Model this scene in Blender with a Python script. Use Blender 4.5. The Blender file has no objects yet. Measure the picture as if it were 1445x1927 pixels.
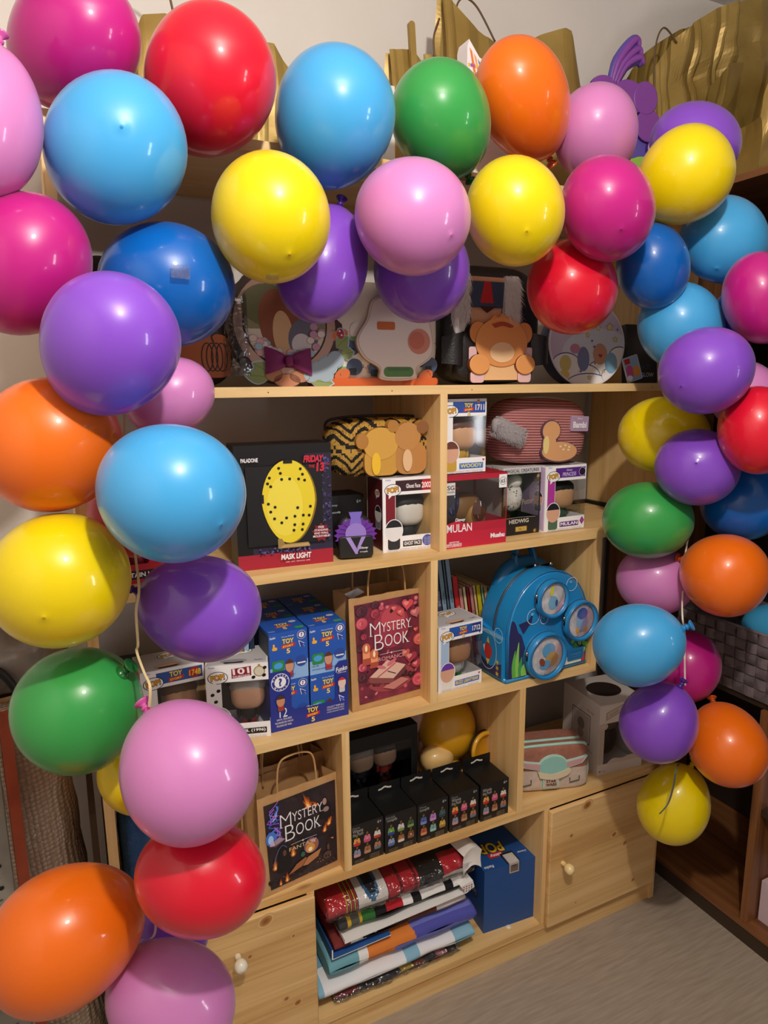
import bpy, math, random
from mathutils import Matrix, Vector, noise
from math import sin, cos, pi, radians
random.seed(7)
SC = bpy.context.scene
COL = SC.collection

# ---------------------------------------------------------------- materials
def lin(c):
    return c / 12.92 if c <= .04045 else ((c + .055) / 1.055) ** 2.4
def rgb(h):
    h = h.lstrip('#')
    return tuple(lin(int(h[i:i + 2], 16) / 255) for i in (0, 2, 4)) + (1,)
MATS = {}
def new_mat(name):
    m = bpy.data.materials.new(name); m.use_nodes = True
    nt = m.node_tree
    return m, nt, nt.nodes['Principled BSDF']
def H(h, r=.5, metal=0, coat=0, spec=.5):
    k = (h, r, metal, coat, spec)
    if k not in MATS:
        m, nt, b = new_mat('paint_' + h.lstrip('#'))
        b.inputs['Base Color'].default_value = rgb(h)
        b.inputs['Roughness'].default_value = r
        b.inputs['Metallic'].default_value = metal
        b.inputs['Coat Weight'].default_value = coat
        b.inputs['Coat Roughness'].default_value = .08
        b.inputs['Specular IOR Level'].default_value = spec
        MATS[k] = m
    return MATS[k]
def N(nt, t, **kw):
    n = nt.nodes.new(t)
    for k, v in kw.items():
        if k in n.inputs.keys(): n.inputs[k].default_value = v
        else: setattr(n, k, v)
    return n
def ramp(nt, stops):
    r = nt.nodes.new('ShaderNodeValToRGB')
    e = r.color_ramp.elements
    while len(e) < len(stops): e.new(.5)
    for i, (p, c) in enumerate(stops):
        e[i].position = p; e[i].color = rgb(c) if isinstance(c, str) else c
    return r
def wood(name, axis, light, mid, dark, rough=.45, knots=True, scale=1.0):
    m, nt, b = new_mat(name)
    L = nt.links.new
    tc = N(nt, 'ShaderNodeTexCoord'); oi = N(nt, 'ShaderNodeObjectInfo')
    add = N(nt, 'ShaderNodeVectorMath', operation='ADD')
    mul = N(nt, 'ShaderNodeVectorMath', operation='SCALE'); mul.inputs['Scale'].default_value = 7.3
    cmb = N(nt, 'ShaderNodeCombineXYZ')
    for i in range(3): L(oi.outputs['Random'], cmb.inputs[i])
    L(cmb.outputs[0], mul.inputs[0]); L(tc.outputs['Object'], add.inputs[0]); L(mul.outputs[0], add.inputs[1])
    mp = N(nt, 'ShaderNodeMapping')
    s = [26 * scale] * 3; s['XYZ'.index(axis)] = 1.6 * scale
    mp.inputs['Scale'].default_value = s
    L(add.outputs[0], mp.inputs['Vector'])
    n1 = N(nt, 'ShaderNodeTexNoise'); n1.inputs['Scale'].default_value = 1; n1.inputs['Detail'].default_value = 3; n1.inputs['Distortion'].default_value = .6
    L(mp.outputs[0], n1.inputs['Vector'])
    s2 = [170 * scale] * 3; s2['XYZ'.index(axis)] = 5 * scale
    mp2 = N(nt, 'ShaderNodeMapping'); mp2.inputs['Scale'].default_value = s2
    L(add.outputs[0], mp2.inputs['Vector'])
    n2 = N(nt, 'ShaderNodeTexNoise'); n2.inputs['Scale'].default_value = 1; n2.inputs['Detail'].default_value = 2
    L(mp2.outputs[0], n2.inputs['Vector'])
    mx = N(nt, 'ShaderNodeMath', operation='MULTIPLY_ADD'); mx.inputs[1].default_value = .35
    L(n2.outputs[0], mx.inputs[0]); L(n1.outputs[0], mx.inputs[2])
    rp = ramp(nt, [(.45, dark), (.62, mid), (.85, light)])
    L(mx.outputs[0], rp.inputs[0])
    out = rp.outputs[0]
    if knots:
        s3 = [5.0] * 3; s3['XYZ'.index(axis)] = 3.1
        mp3 = N(nt, 'ShaderNodeMapping'); mp3.inputs['Scale'].default_value = s3
        L(add.outputs[0], mp3.inputs['Vector'])
        v = N(nt, 'ShaderNodeTexVoronoi'); v.inputs['Scale'].default_value = 1
        L(mp3.outputs[0], v.inputs['Vector'])
        kr = ramp(nt, [(.04, (1, 1, 1, 1)), (.09, (0, 0, 0, 1))])
        L(v.outputs['Distance'], kr.inputs[0])
        mix = N(nt, 'ShaderNodeMix', data_type='RGBA')
        L(kr.outputs[0], mix.inputs[0]); L(out, mix.inputs[6]); mix.inputs[7].default_value = rgb('#8a5424')
        out = mix.outputs[2]
    L(out, b.inputs['Base Color'])
    b.inputs['Roughness'].default_value = rough
    bp = N(nt, 'ShaderNodeBump'); bp.inputs['Strength'].default_value = .06; bp.inputs['Distance'].default_value = .002
    L(mx.outputs[0], bp.inputs['Height']); L(bp.outputs[0], b.inputs['Normal'])
    return m
PINE = {a: wood('pine_' + a, a, '#ebc88f', '#e2ba7c', '#cfa062') for a in 'XYZ'}
def door_pine():
    m = wood('pine_door', 'X', '#e6c189', '#d9b074', '#c69a60', .42, False, .8); nt = m.node_tree; L = nt.links.new; b = nt.nodes['Principled BSDF']
    src = b.inputs['Base Color'].links[0].from_socket
    tc = N(nt, 'ShaderNodeTexCoord'); sp = N(nt, 'ShaderNodeSeparateXYZ'); L(tc.outputs['Object'], sp.inputs[0])
    # glue lines between the planks
    fr = N(nt, 'ShaderNodeMath', operation='MULTIPLY_ADD'); fr.inputs[1].default_value = 10.2; fr.inputs[2].default_value = .3; L(sp.outputs['Z'], fr.inputs[0])
    f2 = N(nt, 'ShaderNodeMath', operation='FRACT'); L(fr.outputs[0], f2.inputs[0]); lr = ramp(nt, [(.0, '#b98a52'), (.012, '#ffffff')]); L(f2.outputs[0], lr.inputs[0])
    m2 = N(nt, 'ShaderNodeMix', data_type='RGBA'); m2.blend_type = 'MULTIPLY'; m2.inputs[0].default_value = 1; L(src, m2.inputs[6]); L(lr.outputs[0], m2.inputs[7]); L(m2.outputs[2], b.inputs['Base Color'])
    return m
PINEDOOR = door_pine()
BROWN = {a: wood('brown_veneer_' + a, a, '#8a5a34', '#774a29', '#5c371c', .4, False) for a in 'XYZ'}
def noisy(name, c1, c2, scale, rough, bump=0, bscale=None, stretch=None, detail=4):
    m, nt, b = new_mat(name); L = nt.links.new
    tc = N(nt, 'ShaderNodeTexCoord'); mp = N(nt, 'ShaderNodeMapping')
    if stretch: mp.inputs['Scale'].default_value = stretch
    L(tc.outputs['Object'], mp.inputs[0])
    n = N(nt, 'ShaderNodeTexNoise'); n.inputs['Scale'].default_value = scale; n.inputs['Detail'].default_value = detail
    L(mp.outputs[0], n.inputs['Vector'])
    rp = ramp(nt, [(.3, c1), (.7, c2)]); L(n.outputs[0], rp.inputs[0]); L(rp.outputs[0], b.inputs['Base Color'])
    b.inputs['Roughness'].default_value = rough
    if bump:
        n3 = N(nt, 'ShaderNodeTexNoise'); n3.inputs['Scale'].default_value = bscale or scale; n3.inputs['Detail'].default_value = 4
        L(mp.outputs[0], n3.inputs['Vector'])
        bp = N(nt, 'ShaderNodeBump'); bp.inputs['Strength'].default_value = bump; bp.inputs['Distance'].default_value = .004
        L(n3.outputs[0], bp.inputs['Height']); L(bp.outputs[0], b.inputs['Normal'])
    return m
WALL = noisy('wall_paint', '#cfc8c2', '#d6cfc9', 3, .8, .12, 60)
CEIL = noisy('ceiling_paint', '#c9c4bf', '#cfcac5', 3, .85)
FLOOR = noisy('grey_laminate', '#958778', '#aa9c8d', 5, .55, .05, 40, (2.2, 26, 1), 8)
KRAFT = noisy('kraft_paper', '#b68a58', '#c39765', 40, .75, .1, 30)
GOLD = noisy('gold_paper', '#8f7337', '#a58a4b', 9, .42, .15, 14)
GOLD.node_tree.nodes['Principled BSDF'].inputs['Metallic'].default_value = .35
FELT = noisy('blue_fleece', '#2c4f80', '#3a639a', 60, .95, .5, 180)
LEATHER = noisy('black_leather', '#1b1a1a', '#232121', 30, .42, .25, 240)
def clear(name, tint='#ffffff', gloss=.12, rough=.06, bump=0, bscale=20):
    m, nt, b = new_mat(name); L = nt.links.new
    nt.nodes.remove(b); out = nt.nodes['Material Output']
    t = N(nt, 'ShaderNodeBsdfTransparent'); t.inputs['Color'].default_value = rgb(tint)
    g = N(nt, 'ShaderNodeBsdfGlossy'); g.inputs['Roughness'].default_value = rough
    lw = N(nt, 'ShaderNodeLayerWeight'); lw.inputs['Blend'].default_value = .25
    ma = N(nt, 'ShaderNodeMath', operation='MULTIPLY_ADD'); ma.inputs[1].default_value = .5; ma.inputs[2].default_value = gloss * .4
    mx = N(nt, 'ShaderNodeMixShader')
    L(lw.outputs['Fresnel'], ma.inputs[0]); L(ma.outputs[0], mx.inputs[0]); L(t.outputs[0], mx.inputs[1]); L(g.outputs[0], mx.inputs[2])
    if bump:
        tc = N(nt, 'ShaderNodeTexCoord'); n = N(nt, 'ShaderNodeTexNoise'); n.inputs['Scale'].default_value = bscale; n.inputs['Detail'].default_value = 3
        L(tc.outputs['Object'], n.inputs['Vector'])
        bp = N(nt, 'ShaderNodeBump'); bp.inputs['Strength'].default_value = bump; bp.inputs['Distance'].default_value = .02
        L(n.outputs[0], bp.inputs['Height']); L(bp.outputs[0], g.inputs['Normal']); L(bp.outputs[0], lw.inputs['Normal'])
    L(mx.outputs[0], out.inputs[0])
    return m
CLEAR = clear('clear_window')
FILM = clear('clear_film', '#f4f4f4', .2, .12, .9, 35)
def latex(name, h):
    m, nt, b = new_mat(name)
    b.inputs['Base Color'].default_value = rgb(h)
    b.inputs['Roughness'].default_value = .33
    b.inputs['Specular IOR Level'].default_value = .35
    b.inputs['Coat Weight'].default_value = .55; b.inputs['Coat Roughness'].default_value = .07
    b.inputs['Sheen Weight'].default_value = .12; b.inputs['Sheen Roughness'].default_value = .4
    L = nt.links.new
    tr = N(nt, 'ShaderNodeBsdfTranslucent'); tr.inputs['Color'].default_value = rgb(h)
    mx = N(nt, 'ShaderNodeMixShader'); mx.inputs[0].default_value = .16
    L(b.outputs[0], mx.inputs[1]); L(tr.outputs[0], mx.inputs[2]); L(mx.outputs[0], nt.nodes['Material Output'].inputs[0])
    return m
LATEX = {'magenta': '#bf1c82', 'pink': '#d283c3', 'sky': '#46a8e4', 'red': '#de1030', 'royal': '#0060ba', 'purple': '#854cca',
         'yellow': '#edd400', 'orange': '#f0700f', 'green': '#379f4c'}
LAT = {k: latex('latex_' + k, v) for k, v in LATEX.items()}
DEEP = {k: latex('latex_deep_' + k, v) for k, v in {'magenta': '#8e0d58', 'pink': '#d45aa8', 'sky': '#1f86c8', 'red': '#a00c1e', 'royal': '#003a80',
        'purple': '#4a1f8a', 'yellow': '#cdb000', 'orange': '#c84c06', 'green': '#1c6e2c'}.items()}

# ---------------------------------------------------------------- mesh builder
TXT = {}
def text_mesh(s, bold, shear):
    k = (s, bold, shear)
    if k not in TXT:
        cu = bpy.data.curves.new('lettering', 'FONT'); cu.body = s; cu.resolution_u = 3
        cu.offset = bold; cu.shear = shear; cu.align_x = 'LEFT'
        ob = bpy.data.objects.new('lettering', cu); COL.objects.link(ob)
        dg = bpy.context.evaluated_depsgraph_get()
        me = bpy.data.meshes.new_from_object(ob.evaluated_get(dg))
        vs = [(v.co.x, v.co.y) for v in me.vertices]; fs = [tuple(p.vertices) for p in me.polygons]
        bpy.data.objects.remove(ob); bpy.data.curves.remove(cu); bpy.data.meshes.remove(me)
        x0 = min(v[0] for v in vs); x1 = max(v[0] for v in vs); y0 = min(v[1] for v in vs); y1 = max(v[1] for v in vs)
        TXT[k] = (vs, fs, x0, x1, y0, y1)
    return TXT[k]
def ell(cx, cz, a, b=None, n=24, a0=0, a1=360, rot=0):
    b = a if b is None else b
    full = abs(a1 - a0 - 360) < 1e-6
    o = []
    for i in range(n if full else n + 1):
        t = radians(a0 + (a1 - a0) * i / n); x, z = a * cos(t), b * sin(t); r = radians(rot)
        o.append((cx + x * cos(r) - z * sin(r), cz + x * sin(r) + z * cos(r)))
    return o
def rrect(x0, x1, z0, z1, r, n=5):
    o = []
    for cx, cz, a in ((x1 - r, z1 - r, 0), (x0 + r, z1 - r, 90), (x0 + r, z0 + r, 180), (x1 - r, z0 + r, 270)):
        for i in range(n + 1):
            t = radians(a + 90 * i / n); o.append((cx + r * cos(t), cz + r * sin(t)))
    return o
def heart(cx, cz, s, rot=0):
    o = []
    for i in range(28):
        t = 2 * pi * i / 28
        x = 16 * sin(t) ** 3; z = 13 * cos(t) - 5 * cos(2 * t) - 2 * cos(3 * t) - cos(4 * t)
        r = radians(rot); o.append((cx + s / 17 * (x * cos(r) - z * sin(r)), cz + s / 17 * (x * sin(r) + z * cos(r))))
    return o
def star(cx, cz, s, n=5, k=.5, rot=90):
    return [(cx + (s if i % 2 == 0 else s * k) * cos(radians(rot + 180 * i / n)), cz + (s if i % 2 == 0 else s * k) * sin(radians(rot + 180 * i / n))) for i in range(2 * n)]
def smooth_path(pts, n=6, closed=False):
    P = [Vector(p) for p in pts]; o = []; m = len(P)
    for i in range(m if closed else m - 1):
        p0 = P[(i - 1) % m] if closed or i > 0 else P[i]; p1 = P[i]; p2 = P[(i + 1) % m]
        p3 = P[(i + 2) % m] if closed or i + 2 < m else p2
        for j in range(n):
            t = j / n
            o.append(.5 * ((2 * p1) + (p2 - p0) * t + (2 * p0 - 5 * p1 + 4 * p2 - p3) * t * t + (3 * p1 - p0 - 3 * p2 + p3) * t ** 3))
    if not closed: o.append(P[-1])
    return [tuple(v) for v in o]

class G:
    """collects shapes, then links them as ONE mesh"""
    def __init__(s):
        s.v = []; s.f = []; s.m = []; s.s = []; s.mats = []; s.M = Matrix.Identity(4); s.k = 0; s.dk = .00004
    def mi(s, m):
        if isinstance(m, str): m = H(m)
        if m not in s.mats: s.mats.append(m)
        return s.mats.index(m)
    def add(s, vs, fs, m, smooth=False):
        o = len(s.v); s.v += [tuple(s.M @ Vector(v)) for v in vs]
        i = None if isinstance(m, list) else s.mi(m)
        for q, f in enumerate(fs):
            s.f.append(tuple(o + j for j in f)); s.m.append(s.mi(m[q]) if i is None else i); s.s.append(smooth)
    def box(s, x0, x1, y0, y1, z0, z1, m):
        s.add([(x, y, z) for x in (x0, x1) for y in (y0, y1) for z in (z0, z1)],
              [(0, 1, 3, 2), (4, 6, 7, 5), (0, 4, 5, 1), (2, 3, 7, 6), (0, 2, 6, 4), (1, 5, 7, 3)], m)
    def flat(s, pts, m, y=None):
        """a printed shape in the XZ plane facing -Y; each one lies a hair above the last"""
        if y is None: s.k += 1; y = -s.dk * s.k
        s.add([(p[0], y, p[1]) for p in pts], [tuple(range(len(pts)))], m)
    def rect(s, x0, x1, z0, z1, m, r=0):
        s.flat(rrect(x0, x1, z0, z1, r) if r else [(x0, z0), (x1, z0), (x1, z1), (x0, z1)], m)
    def stroke(s, pts, w, m, closed=False):
        n = len(pts); L = []; R = []
        for i in range(n):
            a = Vector(pts[(i - 1) % n] if closed or i > 0 else pts[i]); b = Vector(pts[(i + 1) % n] if closed or i < n - 1 else pts[i])
            d = b - a
            if d.length < 1e-9: d = Vector((1, 0))
            d.normalize(); p = Vector(pts[i]); q = Vector((-d.y, d.x)) * w / 2
            L.append(p + q); R.append(p - q)
        s.k += 1; y = -s.dk * s.k
        vs = [(p.x, y, p.y) for p in L] + [(p.x, y, p.y) for p in R]
        s.add(vs, [(i, (i + 1) % n, n + (i + 1) % n, n + i) for i in range(n if closed else n - 1)], m)
    def text(s, t, x, z, h, m, w=None, al='c', bold=.02, shear=0, rot=0):
        vs, fs, x0, x1, y0, y1 = text_mesh(t, bold, shear)
        sy = h / (y1 - y0); sx = sy if w is None else w / (x1 - x0)
        W = sx * (x1 - x0); ox = {'c': -W / 2, 'l': 0, 'r': -W}[al]
        s.k += 1; y = -s.dk * s.k; c, q = cos(radians(rot)), sin(radians(rot))
        o = []
        for a, b in vs:
            u = (a - x0) * sx + ox; v = (b - y0) * sy
            o.append((x + u * c - v * q, y, z + u * q + v * c))
        s.add(o, fs, m)
    def prism(s, pts, y0, y1, m, side=None, bevel=0):
        n = len(pts)
        if bevel:
            c = Vector((sum(p[0] for p in pts) / n, sum(p[1] for p in pts) / n)); R = max((Vector(p) - c).length for p in pts)
            f = [(1 - bevel / R * (1 - cos(a)), y0 + bevel * (1 - sin(a))) for a in (pi / 2, pi / 3, pi / 6, 0)]
            b = [(1 - bevel / R * (1 - cos(a)), y1 - bevel * (1 - sin(a))) for a in (0, pi / 6, pi / 3, pi / 2)]
            rr = f + b; vs = []
            for k, y in rr: vs += [(c.x + (p[0] - c.x) * k, y, c.y + (p[1] - c.y) * k) for p in pts]
            fs = [tuple(range(n)), tuple(range(n * (len(rr) - 1), n * len(rr)))[::-1]]
            ms = [m, side or m]
            for j in range(len(rr) - 1):
                for i in range(n):
                    fs.append((j * n + i, j * n + (i + 1) % n, (j + 1) * n + (i + 1) % n, (j + 1) * n + i)[::-1]); ms.append(m if j < 2 else (side or m))
            s.add(vs, fs[:2], ms[:2]); s.add(vs, fs[2:], ms[2:], True)
        else:
            vs = [(p[0], y0, p[1]) for p in pts] + [(p[0], y1, p[1]) for p in pts]
            fs = [tuple(range(n)), tuple(range(n, 2 * n))[::-1]] + [(i, n + i, n + (i + 1) % n, (i + 1) % n) for i in range(n)]
            s.add(vs, fs, [m, m] + [side or m] * n)
    def lathe(s, prof, m, n=24, axis='Z', o=(0, 0, 0), smooth=True):
        vs = []
        for r, z in prof:
            for i in range(n):
                a = 2 * pi * i / n; p = (r * cos(a), r * sin(a), z)
                if axis == 'Y': p = (p[0], p[2], p[1])
                if axis == 'X': p = (p[2], p[0], p[1])
                vs.append((p[0] + o[0], p[1] + o[1], p[2] + o[2]))
        fs = [(j * n + i, j * n + (i + 1) % n, (j + 1) * n + (i + 1) % n, (j + 1) * n + i) for j in range(len(prof) - 1) for i in range(n)]
        mm = m
        if isinstance(m, list): mm = [m[j] for j in range(len(prof) - 1) for i in range(n)]
        s.add(vs, fs, mm, smooth)
    def tube(s, pts, r, m, n=8, cap=True):
        P = [Vector(p) for p in pts]; vs = []; up = Vector((.31, .2, .93))
        for i, p in enumerate(P):
            d = (P[min(i + 1, len(P) - 1)] - P[max(i - 1, 0)]).normalized()
            a = d.cross(up)
            if a.length < .05: a = d.cross(Vector((1, 0, 0)))
            a.normalize(); b = d.cross(a); rr = r[i] if isinstance(r, list) else r
            for j in range(n):
                t = 2 * pi * j / n; vs.append(tuple(p + (a * cos(t) + b * sin(t)) * rr))
        fs = [(i * n + j, i * n + (j + 1) % n, (i + 1) * n + (j + 1) % n, (i + 1) * n + j) for i in range(len(P) - 1) for j in range(n)]
        if cap: fs += [tuple(range(n))[::-1], tuple(range(n * (len(P) - 1), n * len(P)))]
        s.add(vs, fs, m, True)
    def ribbon(s, pts, w, m, d=(1, 0, 0)):
        d = Vector(d) * w / 2; vs = []
        for p in pts: vs += [tuple(Vector(p) - d), tuple(Vector(p) + d)]
        s.add(vs, [(2 * i, 2 * i + 1, 2 * i + 3, 2 * i + 2) for i in range(len(pts) - 1)], m, True)
    def blob(s, c, r, m, e=1.0, e2=None, nu=28, nv=18, warp=None, mf=None):
        """super-ellipsoid: e=1 a sphere, e<1 boxier"""
        e2 = e if e2 is None else e2
        pw = lambda a, k: math.copysign(abs(a) ** k, a)
        vs = []
        for j in range(nv + 1):
            p = -pi / 2 + pi * j / nv
            for i in range(nu):
                t = 2 * pi * i / nu
                v = Vector((pw(cos(p), e2) * pw(cos(t), e), pw(cos(p), e2) * pw(sin(t), e), pw(sin(p), e2)))
                w = Vector((v.x * r[0] + c[0], v.y * r[1] + c[1], v.z * r[2] + c[2]))
                if warp: w = Vector(warp(w))
                vs.append(tuple(w))
        fs = [(j * nu + i, j * nu + (i + 1) % nu, (j + 1) * nu + (i + 1) % nu, (j + 1) * nu + i) for j in range(nv) for i in range(nu)]
        mm = m
        if mf: mm = [mf(Vector([sum(vs[q][k] for q in f) / 4 for k in range(3)])) for f in fs]
        s.add(vs, fs, mm, True)
    def grid(s, fn, nu, nv, m, smooth=True, mf=None):
        vs = [tuple(fn(i / nu, j / nv)) for j in range(nv + 1) for i in range(nu + 1)]
        fs = [(j * (nu + 1) + i, j * (nu + 1) + i + 1, (j + 1) * (nu + 1) + i + 1, (j + 1) * (nu + 1) + i) for j in range(nv) for i in range(nu)]
        mm = m if not mf else [mf((f[0] % (nu + 1) + .5) / nu, (f[0] // (nu + 1) + .5) / nv) for f in fs]
        s.add(vs, fs, mm, smooth)
    def fur(s, pts, length, m, r=.0006):
        """short soft fibres: pts = list of (position, normal, material or None)"""
        for p, nrm, mm in pts:
            p = Vector(p); d = (Vector(nrm) + Vector((random.uniform(-.5, .5), random.uniform(-.5, .5), random.uniform(-.7, .2)))).normalized()
            a = d.orthogonal().normalized(); b = d.cross(a); l = length * random.uniform(.6, 1.2)
            s.add([tuple(p + a * r), tuple(p - a * r * .5 + b * r * .9), tuple(p - a * r * .5 - b * r * .9), tuple(p + d * l)], [(0, 1, 3), (1, 2, 3), (2, 0, 3)], mm or m)
    def build(s, name, parent=None, M=None):
        me = bpy.data.meshes.new(name); me.from_pydata(s.v, [], s.f)
        for m in s.mats: me.materials.append(m)
        me.polygons.foreach_set('material_index', s.m); me.polygons.foreach_set('use_smooth', s.s); me.update()
        o = bpy.data.objects.new(name, me); COL.objects.link(o)
        if parent: o.parent = parent
        if M is not None: o.matrix_local = M
        return o
def tag(o, label, cat, group=None):
    o['label'] = label; o['category'] = cat
    if group: o['group'] = group
    return o
def thing(name, label, cat, loc=(0, 0, 0), rz=0, group=None, rx=0, ry=0):
    o = bpy.data.objects.new(name, None); COL.objects.link(o); o.empty_display_size = .02
    o.location = loc; o.rotation_euler = (radians(rx), radians(ry), radians(rz))
    return tag(o, label, cat, group)
def struct(name, g):
    o = g.build(name); o['kind'] = 'structure'; return o
# frames for print on other faces of a carton (w,d,h)
def TOP(h): return Matrix(((1, 0, 0, 0), (0, 0, 1, 0), (0, -1, 0, h), (0, 0, 0, 1)))
def LEFT(d): return Matrix(((0, 1, 0, 0), (-1, 0, 0, d), (0, 0, 1, 0), (0, 0, 0, 1)))
W, K = '#f1eff2', '#0c0b0c'
# ================================================================ THE ROOM
g = G(); g.box(-1.6, 1.9, .362, .42, 0, 2.62, WALL); struct('wall_back', g)
g = G(); g.box(-1.6, 1.9, -2.6, .362, -.04, 0, FLOOR); struct('floor', g)
g = G(); g.box(-1.6, 1.9, -2.6, .362, 2.6, 2.64, CEIL); struct('ceiling', g)
g = G(); g.box(-1.66, -1.6, -2.6, .362, 0, 2.62, WALL); struct('wall_left', g)
g = G(); g.box(1.9, 1.96, -2.6, .362, 0, 2.62, WALL); struct('wall_right', g)

# ================================================================ STEPPED PINE BOOKCASE
T = .0185; D = .335
S1, S2, S3, S4, S5, S0 = 1.489, 1.133, .782, .430, .075, 1.908
XL, XR = -.7264, .718
bc = thing('bookcase', 'pale pine bookcase with stepped cubbies and two small cupboards at the bottom', 'bookcase', (0, 0, 0))
def board(name, x0, x1, z0, z1, ax, y0=0, y1=D, b=.0012):
    g = G(); g.prism(rrect(x0, x1, z0, z1, b, 2), y0, y1, PINE[ax]); return g.build(name, bc)
def shelf(x0, x1, zt): return board('shelf', x0, x1, zt - T, zt, 'X')
PT = .0175
shelf(XL, XR, S0); shelf(XL + PT, XR - PT, S1); shelf(XL + PT, XR - PT, S2); shelf(XL + PT, .4486, S3); shelf(XL + PT, XR, S4); shelf(XL + PT, XR - PT, S5)
board('side_post', XL, XL + PT, 0, S0 - T, 'Z')
board('side_post', XR - PT, XR, S2, S0 - T, 'Z'); board('side_post', XR - PT, XR, 0, S4 - T, 'Z')
for x, a, b in ((0, S2, S1), (-.0214, S3, S2), (-.2379, S4, S3), (.4486, S3, S2), (.2283, S4, S3), (-.3278, S5, S4), (.317, S5, S4)):
    board('divider', x - PT, x, a, b - T, 'Z')
board('plinth', XL + PT, XR - PT, 0, S5 - T, 'X', .004, .02)
def cupboard_door(x0, x1, kx, kz, kh, kn):
    g = G(); g.prism(rrect(x0, x1, .068, S4 - T - .002, .003, 3), -.016, -.001, PINEDOOR, bevel=.004)
    g.k = 420
    for x, z, s in kn:
        for k, c in ((1.5, '#cfa86f'), (1.25, '#d8b47e'), (1, '#b98349'), (.72, '#a46c36'), (.4, '#8f5a2a')): g.flat(ell(x, z, .0085 * s * k, .0062 * s * k, 16, rot=25), H(c, .45))
    d = g.build('door', bc)
    k = G(); k.lathe([(.006, 0), (.0065, -.006), (.006, -.014), (.0095, -.017), (.0125, -.022), (.0135, -.028), (.0125, -.034), (.008, -.039), (0, -.041)], kh, 24, 'Y', (kx, -.016, kz))
    k.build('knob', d)
KNOB = H('#f0d79c', .25, coat=.5)
cupboard_door(.311, .697, .353, .252, KNOB, [(0.428, 0.397, 1.6), (0.53, 0.278, 1.1), (0.572, 0.238, 0.9), (0.378, 0.324, 0.7), (0.612, 0.108, 0.7), (0.403, 0.114, 0.3)])
cupboard_door(-.705, -.331, -.503, .335, H('#e9e2cf', .25, coat=.5), [(-0.441, 0.394, 1.7), (-0.404, 0.186, 0.7), (-0.379, 0.165, 1.0), (-0.478, 0.324, 0.6), (-0.383, 0.335, 0.5)])
# little pale screw caps on the bottom shelf
for x, y in ((-.216, .035), (.219, .030)):
    g = G(); g.lathe([(0, .0012), (.006, .001), (.0068, 0)], H('#efe6d8', .4), 16, 'Z', (x, y, S5)); g.build('screw_cap', bc)
# small shelf pins, and the little knots' screw holes in the front edges
for x, z in ((-.385, S1), (-.13, S1), (.06, S1), (.585, S1)):
    g = G(); g.lathe([(.0014, -.0004), (.0014, .001)], H('#7a5a2e', .6), 8, 'Y', (x, 0, z - T / 2 - .001)); g.lathe([(0, -.0004), (.0014, -.0004)], H('#7a5a2e', .6), 8, 'Y', (x, 0, z - T / 2 - .001)); g.build('screw', bc)

# ================================================================ BROWN CABINET ON THE RIGHT
cb = thing('cabinet', 'dark brown open cabinet running toward the viewer at the right edge', 'cabinet', (0, 0, 0))
def part(p, name, f):
    g = G(); f(g); return g.build(name, p)
CX = .80; CB = 1.22
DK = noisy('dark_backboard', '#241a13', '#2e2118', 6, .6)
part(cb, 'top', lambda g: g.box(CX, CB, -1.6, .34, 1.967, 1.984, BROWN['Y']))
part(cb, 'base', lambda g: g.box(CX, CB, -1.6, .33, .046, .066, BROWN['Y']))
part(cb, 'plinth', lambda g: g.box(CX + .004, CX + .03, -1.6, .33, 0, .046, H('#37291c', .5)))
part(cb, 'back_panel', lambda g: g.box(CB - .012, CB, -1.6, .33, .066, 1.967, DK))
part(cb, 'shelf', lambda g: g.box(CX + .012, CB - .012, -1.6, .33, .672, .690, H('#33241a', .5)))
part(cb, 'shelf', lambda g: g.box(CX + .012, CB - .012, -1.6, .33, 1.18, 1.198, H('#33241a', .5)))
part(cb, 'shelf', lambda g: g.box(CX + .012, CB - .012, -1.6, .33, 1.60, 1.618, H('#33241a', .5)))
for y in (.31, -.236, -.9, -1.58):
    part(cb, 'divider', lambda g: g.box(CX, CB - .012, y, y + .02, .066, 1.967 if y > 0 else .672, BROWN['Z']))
part(cb, 'side_panel', lambda g: g.box(CX + .001, CB, .33, .345, 0, 1.967, DK))

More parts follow.
